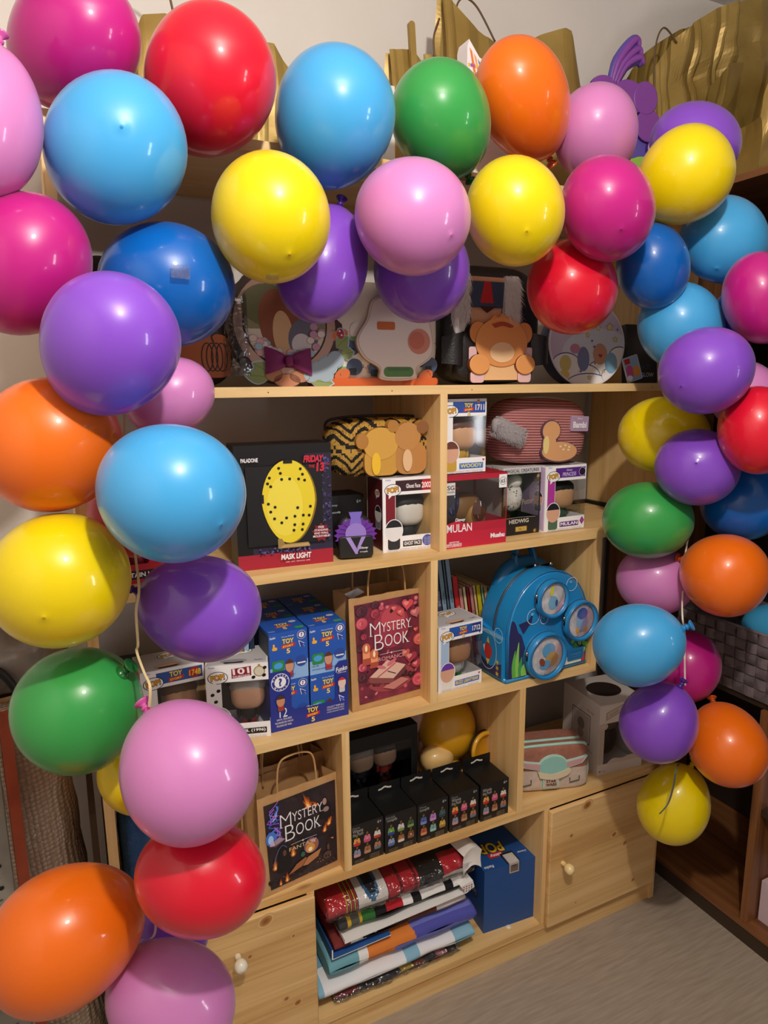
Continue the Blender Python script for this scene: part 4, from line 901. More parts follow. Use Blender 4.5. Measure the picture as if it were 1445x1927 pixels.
for q in range(26): swirl([(rnd.uniform(.006, .034), z0 := rnd.uniform(.105, .185)), (rnd.uniform(.004, .038), z0 + .008), (rnd.uniform(.006, .036), z0 + .018)], rnd.uniform(.001, .0035), rnd.choice(['#3d5cd0', '#6a4cc8', '#9a58cc', '#5a8cf0', '#c070d8', '#2c3c98', '#a8c8ff']))
pg.flat(ell(.012, .118, .012, .016), '#4a78d8'); pg.flat(ell(.011, .116, .006, .010), '#a8d0ff')
pg.flat([(.006, .100), (.022, .096), (.046, .106), (.030, .118), (.018, .112)], '#5a3c48'); pg.flat([(.008, .102), (.020, .100), (.018, .111), (.012, .112)], '#c8b4d0'); pg.flat([(.021, .100), (.043, .107), (.030, .116), (.019, .111)], '#a890a8')
pg.flat([(.022, .052), (.030, .085), (.038, .094), (.047, .086), (.056, .055), (.052, .030), (.02, .035)], '#141014'); swirl([(.014, .055), (.024, .082), (.036, .094), (.046, .086)], .0012, '#6a7ab0'); pg.flat(ell(.040, .075, .004, .007, 12), '#6b4234')
pg.flat([(.126, .120), (.128, .150), (.140, .172), (.152, .150), (.156, .118)], '#141014'); pg.flat(ell(.139, .158, .005, .008, 14), '#b48c84'); pg.flat(ell(.142, .139, .007, .006, 14), '#a0807c')
pg.flat(ell(.103, .068, .0175), '#8a6aa8'); pg.flat(ell(.103, .068, .016), '#a8643c'); pg.flat(ell(.100, .063, .011), '#e09a48'); pg.flat(ell(.100, .060, .005), '#fff2c8'); pg.flat(ell(.108, .077, .006, .003, 10, rot=-40), '#c8a8d8')
pg.flat([(.048, .022), (.086, .027), (.125, .050), (.118, .040), (.086, .018), (.050, .016)], '#1c1214'); pg.flat([(.046, .020), (.066, .038), (.088, .046), (.092, .040), (.078, .028)], '#a8683f'); pg.flat([(.080, .028), (.094, .044), (.126, .052), (.118, .036), (.092, .026)], '#bd8052'); pg.stroke([(.079, .028), (.092, .043)], .0014, '#4a2a1c')
pg.flat(ell(.140, .030, .010, .009), '#5a4034'); pg.flat(ell(.137, .028, .0025), '#1a1012'); pg.flat(ell(.144, .027, .0025), '#1a1012'); pg.flat(ell(.143, .048, .003, .008, 10), '#6a4630'); pg.flat(ell(.082, .055, .005, .006, 12), '#2f6a4c')
for q in range(30): pg.flat(ell(rnd.uniform(.03, .16), rnd.uniform(.0, .035), .0012, .0009, 6), rnd.choice(['#a85a2c', '#e0923c', '#6a3a24']))
serif_title(pg, pw_, ph_, .139, 'FANTASY', '#ead2a0'); pg.M = Matrix.Identity(4); pg.build('poster', t)
t = paper_bag('gift_bag', 'plain kraft bag standing behind the dark poster bag', 'bag', (-.455, .105, S4), 3, .20, .235, .085, KRAFT, 0, .06, group='kraft bags with poster fronts')
# blue fleece in the far left of the fourth shelf
t = thing('folded_blanket', 'folded blue fleece blanket at the left end of the fourth shelf', 'blanket', (-.655, .11, S4)); g = G(); g.blob((0, .06, .11), (.045, .09, .11), FELT, .4, .4, 40, 30, lambda p: (p.x + .004 * noise.noise(p * 20), p.y, p.z)); g.build('fleece', t)
# ================================================================ THIRD SHELF, RIGHT
bx = .092
BK = [('grey violet picture book, tallest and leftmost of the row', .013, .300, '#4b4a66', 'ESPAGNE', '#b8b4cc'),
      ('pale blue album, left of two alike in the row', .013, .302, '#8fa9bf', '100% Angel', '#1f3358'), ('slate album between the two pale blue ones', .007, .300, '#5f6f7a', None, ''),
      ('pale blue album, right of two alike in the row', .013, .303, '#8fa9bf', '100% Angel', '#1f3358'), ('red book with white letters on the spine', .016, .238, '#d2271f', 'Disney', '#f2c8c0'),
      ('salmon pink book right of the red one', .012, .205, '#d98f86', None, ''), ('cream book with dark spine letters', .009, .208, '#ead9a8', 'HISTOIRE', '#6a5a44'), ('crimson thin book in the row', .008, .204, '#a0141f', None, ''),
      ('rose pink thin book in the row', .010, .205, '#cf8a80', 'POCKET', '#7a3a3a'), ('pale apricot thin book in the row', .008, .208, '#efc795', None, ''), ('bright yellow book in the row', .013, .206, '#e0cc28', 'LIRE', '#4a5a3a'),
      ('mint thin book in the row', .007, .204, '#a9c8b4', None, ''), ('straw coloured book near the backpack', .012, .200, '#d9bd84', 'MOTS', '#6a5a3a'), ('dusky pink book, rightmost of the row', .012, .196, '#c08078', 'ROMAN', '#5a3a3a')]
for l, th, h, c, tx, tc_ in BK:
    book(l, bx, .155, S3, th, h, .15, c, -8 if h > .22 else -9, tx, tc_); bx += th + .0012
def tit(g, w):
    g.rect(.030, w - .004, PH - .031, PH - .007, '#2455b0'); toy_logo(g, .070, PH - .0195, .026); g.rect(w - .031, w - .005, PH - .030, PH - .008, '#22347e', .002); g.flat([(w - .012, PH - .029), (w - .006, PH - .029), (w - .007, PH - .036)], '#22347e')
t = pop_box('white window carton numbered 1712 beside the blue backpack', (.0015, .034, S3), 4, '#2455b0', '#c9c4c0', '#4a4446', '1712', ('BUZZ LIGHTYEAR', '#f2d648'), '#f3f3f3', '#d9a68c', '#6a3aa8',
    ('#c8966e', '#8a6a4a', '#e2e4e0', '#3f9a48'), tit, w=.126, nameplate='#2f6cc4', strip='#a9c4e4')
g = G(); g.M = Matrix.Translation((0, -.0006, 0)); g.flat(heart(.118, .028, .0032), '#c8283a'); g.build('sticker', t)
# ---- the blue backpack
t = thing('backpack', 'bright blue mini backpack with three round clear windows on the third shelf', 'backpack', (.300, .010, S3), 2)
BLU = H('#1f86c4', .34, coat=.2); BL2 = H('#1a6ea8', .36, coat=.2); DKB = H('#155a92', .4)
def arch(w, h, k=.62, n=22, flare=.97):
    o = [(-w * flare, .006), (w * flare, .006)]
    for i in range(n + 1):
        a = pi * i / n; o.append((w * cos(a) if abs(cos(a)) < 1 else w * cos(a), h * k * 0 + (h - h * (1 - k)) * 0 + h * (1 - k) + h * k * sin(a)))
    return o
PACK = G(); PACK.prism([(p[0], p[1]) for p in arch(.126, .262, .56)], .0, .115, BLU, BLU, bevel=.012)
g = G(); g.blob((0, .105, .155), (.10, .03, .125), BL2, .7, .8); g.build('rear_hump', t)
ar = [p for p in arch(.1275, .2635, .56)]
g = G(); 
for y, r, m in ((.002, .0022, BL2), (.052, .0034, H('#33424c', .4)), (.047, .0012, BL2), (.058, .0012, BL2)): g.tube([(p[0], y, p[1]) for p in ar[1:] + ar[:1]], r, m)
g.build('zipper', t)
g = G(); 
for x in (-.02, .03): g.blob((x, .05, .271 - abs(x) * .25), (.022, .004, .0035), H('#2a2a2e', .25, 1), 1, 1, 12, 8); g.blob((x + .01, .046, .272 - abs(x) * .2), (.005, .004, .005), H('#b8b8bc', .2, 1), 1, 1, 10, 8)
g.build('zip_pull', t)
g = G()
for y0 in (.09, .10): g.tube(smooth_path([(-.03, y0, .255), (-.028, y0 + .01, .29), (0, y0 + .012, .315), (.028, y0 + .01, .29), (.03, y0, .255)], 6), .006, BL2)
g.build('carry_handle', t)
g = G(); g.tube([(p[0], .004, p[1]) for p in [(-.127, .006), (.127, .006)]], .006, BLU); g.tube([(-.125, .004, .006), (-.127, .11, .006)], .006, BLU); g.build('piping', t)
# front print: reef, weeds, bubbles
g = PACK; g.M = Matrix.Translation((0, -.0009, 0))
g.flat(smooth_path([(-.122, .012), (-.06, .012), (-.05, .05), (-.07, .075), (-.085, .115), (-.095, .125), (-.105, .150), (-.116, .155), (-.122, .12)], 4), '#2b2a5c'); g.flat([(-.08, .118), (-.055, .145), (-.052, .168), (-.066, .150), (-.095, .145)], '#2b2a5c'); g.flat([(.03, .012), (.122, .012), (.122, .09), (.10, .07), (.07, .04)], '#22305e')
for x, s, l in ((-.105, .07, .012), (-.095, .09, .011), (-.085, .05, .013), (-.075, .035, .016)): g.flat(smooth_path([(x - l / 2, .012), (x - l * .6, .012 + s * .5), (x + l * .2, .012 + s), (x + l * .3, .012 + s * .5), (x + l / 2, .012)], 4), random.choice(['#5fb04a', '#8cc85a', '#3f9a58']))
for x in (.084, .098, .112, .120):
    for k in range(6): g.flat(ell(x + (.004 if k % 2 else -.004), .050 + .014 * k - abs(x - .1) * .4, .0058, .008, 10, rot=30 if k % 2 else -30), '#58b04c' if (k + int(x * 500)) % 2 else '#7cc452')
g.flat(smooth_path([(.02, .012), (.03, .03), (.05, .026), (.07, .034), (.10, .022), (.118, .026), (.12, .012)], 4), '#dfe8d8')
for x in (.022, .028, .034, .112, .118): g.flat([(x - .003, .012), (x - .004, .036), (x + .001, .034), (x + .003, .012)], '#c4283c')
for x, z, r in ((.066, .222, .017), (-.052, .158, .019), (-.018, .146, .012), (.066, .103, .013)): g.stroke(ell(x, z, r), .0014, '#cfe8f6', True); g.flat(ell(x - r * .2, z + r * .35, r * .25, r * .2, 10), '#6ab4e0')
g.build('body', t)
g = G(); g.M = Matrix(((0, 1, 0, -.1282), (-1, 0, 0, .112), (0, 0, 1, 0), (0, 0, 0, 1))) ; g.prism([(.0, .012), (.104, .012), (.104, .112), (.0, .130)], -.008, .004, BLU); g.k = 210
g.flat([(.0, .012), (.104, .012), (.104, .05), (.06, .03), (.0, .055)], '#242c5c'); g.flat(rrect(.0, .104, .110, .120, .002), '#7fb4d8'); g.stroke(ell(.048, .070, .036, .050), .0014, '#cfe0f0', True); g.stroke(ell(.090, .118, .016, .018), .0013, '#cfe8f6', True)
g.flat(ell(.05, .066, .016, .020), '#c8342c'); g.flat([(.044, .088), (.05, .104), (.056, .086)], '#e8c040'); g.flat([(.042, .045), (.05, .030), (.058, .046)], '#e8c040'); g.flat([(.03, .075), (.036, .06), (.038, .08)], W)
for z in (.02, .035, .05): g.flat(star(.088, z, .008, 6, .35), '#d8b23c')
g.build('side_pocket', t)
FOIL = noisy('silver_foil', '#b9b9be', '#e2e1e4', 60, .35, .5, 70)
rim = lambda r: [(r * .80, -.018), (r * .86, -.024), (r * .95, -.024), (r, -.018), (r * 1.0, .0)]
for (x, z, r), nm in zip(((-.006, .1995, .0475), (.088, .128, .052), (-.018, .056, .060)), 'abc'):
    g = G(); g.lathe(rim(r), BLU, 36, 'Y', (x, 0, z)); g.lathe([(r * .93 + .0028 * cos(a), -.0235 + .0028 * sin(a)) for a in [2 * pi * q / 8 for q in range(9)]], BL2, 36, 'Y', (x, 0, z)); g.lathe([(r * 1.0, -.009), (r * 1.02, -.007), (r * 1.0, -.005)], H('#33424c', .4), 36, 'Y', (x, 0, z)); pk = g.build('round_pocket', t)
    g = G(); g.lathe([(0, -.014), (r * .82, -.016)], FOIL, 30, 'Y', (x, 0, z)); g.M = Matrix.Translation((x, -.0168, z)); g.k = 0
    # plain coloured shapes behind the window
    if nm == 'a': g.flat(ell(.002, -.010, .015, .017), '#7db4d8'); g.flat(ell(-.003, .020, .005, .013, 14, rot=-10), '#ddd83a'); g.flat(ell(.012, -.012, .004, .009, 12), '#2f5ca0')
    if nm == 'b': g.flat(ell(.004, -.004, .019, .025), '#7db8e0'); g.flat(ell(.004, .018, .017, .015), '#2a64b0'); g.flat(ell(-.010, -.024, .006, .008, 12), '#d8b04c'); g.flat(ell(.016, -.024, .006, .008, 12), '#d8b04c')
    if nm == 'c': g.flat(ell(.006, .014, .020, .018), '#5fa8d8'); g.flat(ell(.016, -.010, .020, .018), '#c2a468'); g.flat(ell(-.004, -.022, .018, .012), '#5fa8d8'); g.flat(ell(-.014, -.014, .008, .012, 14, rot=30), '#8a4a30')
    g.build('foil_panel', pk)
    g = G(); g.lathe([(0, -.0225), (r * .5, -.0222), (r * .84, -.0205)], CLEAR, 30, 'Y', (x, 0, z)); g.build('clear_window', pk)
    g = G(); a = radians(165); g.blob((x + r * cos(a), -.012, z + r * sin(a)), (.006, .005, .006), H('#9a9a9e', .25, 1), 1, 1, 10, 8); g.tube([(x + r * cos(a), -.014, z + r * sin(a)), (x + r * cos(a) - .004, -.016, z + r * sin(a) - .016)], .0022, H('#2a2a2e', .3, 1)); g.build('zip_pull', pk)
g = G(); g.prism(rrect(.062, .114, .020, .052, .003), -.0045, -.0005, BL2, bevel=.001); g.M = Matrix.Translation((0, -.005, 0)); g.stroke(rrect(.065, .111, .023, .049, .002), .0007, '#4f9ccc', True); g.text('Loungefly', .088, .034, .006, '#5fa8d4', .034, 'c', 0, .2); g.stroke([(.072, .030), (.104, .030)], .0006, '#5fa8d4'); g.build('name_plate', t)

# ================================================================ FOURTH SHELF, MIDDLE
bw5, bh5, bd5 = .083, .098, .082
def blind_box(i, label, x, head, small, six, cols):
    t = thing('blind_box', label, 'box', (x, .012, S4), 1.5 - .3 * i, 'black blind boxes with hang tabs'); g = G(); g.prism(rrect(0, bw5, 0, bh5, .0008, 1), 0, bd5, H('#131313', .4))
    if small: g.text(small, .015, bh5 - .012, .006, '#8d8d90', None, 'c', 0)
    for q, l in enumerate(head): g.text(l, .019, bh5 - .020 - .0085 * q, .0082, '#b9b4b0', .026, 'c', 0)
    if six: g.text('6+', bw5 - .010, bh5 - .013, .0075, '#b8b8ba', None, 'c', .01)
    for q, c in enumerate(cols):
        x = .016 + .0255 * (q % 3); z = .0535 - .0275 * (q // 3) + .002 * (q % 3)
        g.stroke(smooth_path([(x, z + .006), (x - .0018, z + .010), (x, z + .013), (x + .0022, z + .015), (x, z + .017), (x - .002, z + .015), (x + .001, z + .012)], 3), .0009, '#a88a42')
        g.flat(rrect(x - .0085, x + .0085, z - .0085, z + .0065, .0052), c[0]); g.flat(rrect(x - .0085, x + .0085, z - .0085, z - .0015, .0034), c[1]); g.flat(ell(x - .004, z + .007, .0032), c[0]); g.flat(ell(x + .004, z + .007, .0032), c[0]); g.flat(ell(x, z + .001, .0022), c[2])
    for a, b in ((.018, .012), (.056, .016)):
        for q in range(3): g.text('COLLECT & DISPLAY' if a < .03 else 'ASSORTED STYLES', a + .003, b - .0042 * q - .004, .0021, '#b4a28a', .024, 'c', 0)
    g.box(0, bw5, bd5 - .0008, bd5, bh5, bh5 + .026, H('#131313', .4)); g.build('carton', t)
    g = G(); sl = smooth_path([(.024, bh5 + .011), (.031, bh5 + .0115), (.036, bh5 + .0135), (.0415, bh5 + .0155), (.047, bh5 + .0135), (.052, bh5 + .0115), (.059, bh5 + .011)], 3)
    g.M = Matrix.Translation((0, bd5 - .0012, 0)); g.stroke(sl, .0042, H('#d9d2c6', .6)); g.build('hang_slot', t)
PO = [('#e0a04a', '#c82a36', '#7a5228'), ('#d8708c', '#c8507a', '#e898ac'), ('#d8d0c8', '#b83a30', '#e8e0dc'), ('#8a94a8', '#c89098', '#70788c'), ('#a06a48', '#c08a6a', '#7a4a30'), ('#b07858', '#6a7488', '#8a5a44')]
PX = [('#6a9a4a', '#2a4a9a', '#9ac86a'), ('#d8ccd8', '#7a9a50', '#d0a088'), ('#3f5a3c', '#7a9a50', '#2c402c'), ('#8a9cc8', '#5a6ea8', '#d0a888'), ('#a0683c', '#d8d0c8', '#c88a5a'), ('#7a4a30', '#94603c', '#d8c0a0')]
DS = [('#4a62a8', '#7a88c8', '#303f78'), ('#b07ac0', '#c890c8', '#8a5a9a'), ('#3f5a60', '#2c4448', '#506c70'), ('#b85a40', '#d88a60', '#8a3a2a'), ('#7aa8a4', '#9cc4bc', '#56807c'), ('#c8a44c', '#a87c34', '#e0c078')]
for i, (x, lab, hd, sm, six, cs) in enumerate(((-.2355, 'black blind box at the left end of the row of five', ('Winnie', 'the Pooh'), 'Disney', 1, PO), (-.1500, 'black blind box second from left of the five, green and blue charms', ('Loungefly',), 'PIXAR', 0, PX), (-.0650, 'black blind box in the middle of the five, blue and violet charms', ('Loungefly',), 'Disney', 1, DS),
        (.0215, 'black blind box second from right of the five', ('Winnie', 'the Pooh'), 'Disney', 1, PO), (.1105, 'black blind box at the right end of the row of five', ('Winnie', 'the Pooh'), '', 1, PO))): blind_box(i, lab, x, hd, sm, six, cs)
# black window box behind
t, g = window_box('figure_box', 'wide black window carton with small figures behind the blind boxes', (-.236, .125, S4), 1, .234, .235, .13, (.012, .016, .03, .036), '#151416', '#111112', '#121213', '#111112', None, False)
g.M = TOP(.235); g.k = 6; g.text('HARRY POTTER', .115, .05, .014, '#2a2927', .12, 'c', .0); g.M = Matrix.Identity(4); g.stroke([(.012, .03), (.218, .03), (.218, .199), (.012, .199)], .0012, '#3a3a3e', True); g.build('carton', t)
for x, a, b, c in ((.04, '#c4bcb8', '#d0c8c4', '#3a3c48'), (.105, '#bd9c80', '#8c8078', '#24242c'), (.170, '#c29a80', '#1d1c24', '#a03428')): doll(t, x, .06, .075, .105, a, b, c, '#22222a')
g = G(); g.blob((.075, .03, .06), (.045, .025, .03), clear('tray_blister', '#8a8f9c', .5, .08, .6, 30), .6); g.blob((.17, .03, .06), (.04, .025, .03), MATS.get('x') or clear('tray_blister_b', '#8a8f9c', .5, .08, .6, 30), .6); g.build('blister_tray', t)
# pale plush behind
t = thing('plush_toy', 'pale pinkish plush partly hidden behind the wide black carton', 'plush', (.035, .245, S4)); g = G(); g.blob((0, 0, .21), (.042, .04, .075), noisy('pale_plush', '#c9a79c', '#d8b8ac', 50, .9), .9, .9); g.build('head', t)
g = G(); g.blob((0, 0, .09), (.03, .035, .09), '#b98e74', .9); g.blob((.018, -.035, .09), (.012, .012, .045), '#b98e74', 1); g.build('body', t)
g = G(); g.blob((-.005, .008, .255), (.045, .042, .05), '#5a2f3c', .9); g.build('hair', t)
# yellow coin bank
t = thing('coin_bank', 'glossy round yellow coin bank with a ring shaped side ear behind the blind boxes', 'coin bank', (.128, .205, S4), 0); YB = H('#dca01e', .3, coat=.4); YL = H('#e6bd7a', .35, coat=.3)
g = G(); g.blob((0, 0, .155), (.078, .075, .088), YB, .95, .95, 40, 26); g.blob((-.02, -.01, .05), (.05, .05, .055), YB, .9); g.build('body', t)
g = G(); g.blob((-.055, -.045, .105), (.045, .035, .035), YL, .9); g.build('pale_bulge', t)
g = G(); M0 = Matrix.Translation((.066, -.082, .118)) @ Matrix.Rotation(radians(-18), 4, 'Y') @ Matrix.Rotation(radians(15), 4, 'Z'); g.M = M0
g.lathe([(.041 + .006 * cos(a), .006 * sin(a)) for a in [2 * pi * q / 10 for q in range(11)]], YB, 32, 'Y'); g.lathe([(0, .010), (.02, .008), (.041, .002)], H('#c88c14', .35), 32, 'Y'); g.lathe([(.044, .004), (.048, .010), (.040, .014), (0, .016)], H('#2a1d10', .5), 32, 'Y'); g.build('side_ear', t)

# ================================================================ ON THE RIGHT CUPBOARD
t = thing('pouch', 'two tone canvas pouch with mint trim and brown lettered badge on the right cupboard', 'pouch', (.355, .035, S4), -17)
CANV = noisy('beige_canvas', '#c2b0a2', '#cfbdaf', 80, .9, .2, 200); ROSE = noisy('rose_canvas', '#96604f', '#a26c5b', 80, .9, .2, 200); MINT = H('#a8d4c8', .6)
def sag(p): return (p.x * (1 + .06 * max(0, (.09 - p.z)) / .09), p.y, p.z + .002 * noise.noise(p * 25))
g = G(); g.blob((0, .045, .065), (.098, .048, .065), ROSE, .28, .25, 56, 34, sag, lambda p: CANV if p.z < .052 else ROSE); g.build('body', t)
g = G(); g.tube(smooth_path([(-.094, .0, .085), (-.092, .004, .122), (-.075, .008, .1285), (.07, .008, .1285), (.090, .012, .118), (.096, .05, .105)], 5), .004, MINT); g.tube(smooth_path([(-.09, .03, .1305), (.08, .03, .1305)], 5), .004, MINT); g.build('trim', t)
g = G(); g.M = Matrix.Translation((0, -.0055, 0)); MT = '#8fc4bc'
g.prism(ell(-.005, .078, .040, .030, 30), -.003, .006, H('#b9dccf', .6)); g.prism(ell(-.005, .077, .0375, .0275, 30), -.0045, .006, H(MT, .6))
for sx in (-1, 1): g.prism([(-.005 + sx * .034, .088), (-.005 + sx * .095, .098), (-.005 + sx * .080, .078), (-.005 + sx * .034, .066)], -.0025, .006, H('#b9dccf', .6)); g.prism([(-.005 + sx * .036, .085), (-.005 + sx * .088, .0945), (-.005 + sx * .076, .079), (-.005 + sx * .036, .069)], -.0035, .006, H('#c89ca0', .6))
g.prism(smooth_path([(-.048, .066), (-.005, .056), (.040, .068), (.034, .050), (-.005, .040), (-.042, .048)], 4), -.0065, .006, H('#d9cbb0', .7)); g.prism([(-.034, .050), (.026, .050), (.020, .040), (-.03, .040)], -.0055, .006, H('#9c9478', .7)); g.build('plain_patch', t)
g = G(); g.M = Matrix.Translation((0, -.0075, .010)); g.prism(rrect(-.032, .012, .005, .036, .003), -.002, .006, MINT); g.prism(rrect(-.029, .009, .008, .033, .002), -.003, .006, CANV); g.M = Matrix.Translation((0, -.0105, .010)); g.k = 6; g.text('STAR', -.010, .0215, .0085, '#5a2418', .028, 'c', .05); g.text('WARS', -.010, .0115, .0085, '#5a2418', .030, 'c', .05); g.build('badge', t)
for x in (.055, -.078): g = G(); g.M = Matrix.Translation((0, -.0068, 0)); g.stroke([(x - .012, .038), (x - .012, .025), (x + .014, .029), (x + .014, .042)], .0035, '#4a4a46'); g.build('strap_loop', t)
g = G(); g.tube(smooth_path([(.099, .02, .075), (.104, .02, .05), (.102, .02, .02)], 4), .0035, MINT); g.build('side_tab', t)
t, g = window_box('figure_box', 'cream window carton with a round hole on top, on the right cupboard', (.508, .036, S4), -6, .15, .205, .165, (.016, .012, .03, .055), '#241e1c', '#d9cfc8', '#cfc4bc', '#ddd3cc', None, False)
g.flat(rrect(.0, .018, .03, .15, .003), '#c8b8ac'); 
for q in range(4): g.stroke([(.004 + .003 * q, .035), (.004 + .003 * q, .135)], .0007, '#a8968a')
g.flat(ell(.014, .142, .014, .010), '#cfc0b4'); g.stroke(ell(.014, .142, .010, .007), .001, '#a08e82', True); g.flat([(.02, .158), (.075, .178), (.075, .200), (.02, .182)], '#b8a498'); g.flat([(.025, .165), (.07, .181), (.07, .195), (.025, .180)], '#cdbfb4'); g.text('mini world', .047, .176, .006, '#6a5850', .03, 'c', 0, .2, 20)
g.flat(smooth_path([(.03, .03), (.05, .043), (.08, .038), (.11, .043), (.138, .034), (.138, .028), (.03, .028)], 4), '#cdbfb4'); g.text('Mini Egg', .018, .008, .004, '#5a4a42', .016, 'c', 0); g.rect(.006, .0095, .0075, .012, '#5a4a42')
g.M = LEFT(.165); g.k = 6; g.stroke(rrect(.045, .125, .07, .155, .002), .003, '#6a5c56', True); g.rect(.05, .12, .075, .15, '#b8aca4'); g.flat(ell(.085, .118, .016, .018), '#7a6c66'); g.flat(ell(.085, .092, .014, .014), '#8e807a'); g.text('Mini Egg', .125, .165, .007, '#6a5c56', .03, 'c', 0); g.text('Attack', .13, .05, .007, '#8a7c74', .02, 'c', 0, .2)
g.M = TOP(.205); g.k = 6; g.flat(ell(.075, .085, .050, .045, 32), '#2a1f1c'); g.M = Matrix.Identity(4); g.build('carton', t)
g = G(); g.blob((.08, .08, .06), (.035, .03, .05), '#4a4038', .9); g.blob((.08, .07, .12), (.03, .028, .03), '#7a665a', .9); g.build('figure', t)
t = thing('storage_case', 'plain black carton at the back beside the cream round holed carton', 'box', (.262, .20, S4)); g = G(); g.prism([(0, 0), (.07, 0), (.07, .14), (.045, .185), (0, .19)], 0, .10, H('#0f0f11', .4)); g.build('case', t)

# ================================================================ BOTTOM OPEN COMPARTMENT
def towel(label, x0, x1, y0, z0, h, d, colf, seed, sag=.0, n=150, group='folded printed towels', film=False, rz=0):
    t = thing('folded_towel', label, 'towel', (x0, y0, z0), rz, group); L = x1 - x0; TM = {}
    def M_(c):
        if c not in TM: TM[c] = H(c, .95)
        return TM[c]
    def fn(u, v):
        a = 2 * pi * v; x = L * u; e = min(1, min(u, 1 - u) / .035); e = math.sqrt(max(0, 1 - (1 - e) ** 2)) * .35 + .65
        hh = h / 2 * (1 + .10 * noise.noise(Vector((x * 18, seed, 0)))) * e
        cy = math.copysign(abs(cos(a)) ** .55, cos(a)); cz = math.copysign(abs(sin(a)) ** .7, sin(a))
        return (x, d / 2 - cy * d / 2 + .006 * noise.noise(Vector((x * 12, v * 3, seed))), h / 2 + cz * hh + sag * (sin(pi * u) - 1 + u) * 0 + sag * u)
    g = G(); g.grid(fn, n, 40, M_('#ffffff'), True, lambda u, v: M_(colf(u * L, v)))
    for e in (0, 1): vs = [fn(e, q / 40) for q in range(40)]; g.add(vs, [tuple(range(40))], M_(colf(L * e, 0)))
    g.build('towel', t)
    if film:
        def ff(u, v):
            p = Vector(fn(u * .999, v)); c = Vector((p.x, d / 2, h / 2 + sag * u)); q = c + (p - c) * 1.05; q.x = -.008 + (L + .016) * u
            k = noise.noise(q * 60) * .0025; return (q.x, q.y + k - .003, max(q.z + k, .0006))
        f = G(); f.grid(ff, 70, 24, FILM); f.build('plastic_sleeve', t)
    return t
def stripes(*st):
    def f(x, v):
        for b, c in st:
            if x + .012 * sin(v * 9) < b: return c
        return st[-1][1]
    return f
Z = S5
towel('dark printed towel in clear film at the bottom of the towel stack', -.275, .050, .020, Z, .030, .25, stripes((.06, '#7a2a30'), (.12, '#22222c'), (.17, '#2a2c3a'), (.205, '#c2a850'), (.235, '#7a3a2c'), (.27, '#33353f'), (.30, '#a86a78'), (.35, '#26262e')), 1, film=True)
towel('long white and light blue towel second from the bottom of the stack', -.322, .098, .008, Z + .030, .038, .26, lambda x, v: '#86b4cc' if x < .014 or x > .36 or (.225 < x < .262) else ('#79a9c4' if (x < .05 and v > .20 and v < .5) else '#e2e2e6'), 2)
towel('thick orange, white and periwinkle folded towel in the middle of the stack', -.292, .105, .014, Z + .067, .060, .26, lambda x, v: '#6fa6b4' if x < .075 else '#e6e4e2' if x < .098 else '#d87c34' if x + .06 * v < .225 else ('#f0ece6' if .18 < v < .42 and x < .34 else '#d8a63c' if .18 < v < .42 and x < .355 else '#4d4fa6' if v < .10 or x > .39 else '#6e74c2'), 3)
t = thing('towel_card', 'blue and white card sleeve holding a cow print towel in the stack', 'sleeve', (-.285, .020, Z + .127), 0); g = G(); g.prism([(0, 0), (.15, .004), (.15, .006), (.003, .002), (.003, .026), (.0, .026)], -.004, .22, H('#eceae8', .6), H('#2a5aa0', .5)); g.build('card', t)
towel('brown, black and white cow spotted towel above the orange one', -.275, .080, .024, Z + .130, .030, .25, lambda x, v: '#7a2c2c' if x < .04 else ('#141416' if (sin(x * 90 + v * 12) > .2) else '#e6e4e0') if x < .11 else '#4a2a22' if x < .19 else '#6e3c26' if x < .27 else '#e0d6d2', 4)
t = thing('towel_card', 'white card sleeve with red and polka dot trim in the towel stack', 'sleeve', (-.255, .010, Z + .162), 0); g = G(); g.prism([(0, 0), (.33, .010), (.33, .013), (.003, .003), (.003, .010), (0, .010)], .0, .22, H('#eceae8', .6)); g.prism([(.325, .01), (.35, .02), (.345, .040), (.31, .034)], -.001, .2, H('#eceae8', .6)); g.M = Matrix.Translation((0, -.0022, 0)); g.k = 0
for q in range(12): g.flat(ell(.318 + .0075 * (q % 4), .018 + .0065 * (q // 4), .0018), K if q % 2 else '#b8242c')
g.build('card', t)
towel('black towel with green and grey ends and white edge in the stack', -.262, .085, .022, Z + .172, .040, .25, lambda x, v: '#3a3a3c' if x < .02 else '#c8a030' if x < .03 else '#55554c' if x < .05 else '#c8a030' if x < .058 else '#2f6a2e' if x < .09 else ('#b8202c' if .12 < x < .165 and v < .22 else '#e4e2e0' if x > .165 and v < .14 and sin(x * 70) < .7 else '#121214'), 5)
def red_top(x, v):
    if x < .045: return '#c4242c'
    if x < .075: return ['#c4242c', '#2a1a1a', '#c8b43a', '#7a1a20'][int(x * 400) % 4]
    if x < .150: return '#101c28' if (x - .112) ** 2 + ((v - .18) * .11) ** 2 < .00016 else '#3a6a94' if (x - .112) ** 2 + ((v - .18) * .11) ** 2 < .00038 else '#e8e4e0'
    if x < .235: return '#b8202e' if sin(x * 160) > -.8 else '#6a0f18'
    if x < .30: return '#18181a'
    return '#c02030' if v < .17 else ('#18181a' if v < .21 else ('#e8e2dc' if v < .31 else '#d8b23c' if v < .4 else '#e8e2dc'))
towel('red, white and black printed towel in shiny film on top of the stack', -.290, .085, .018, Z + .212, .058, .25, red_top, 6, film=True)
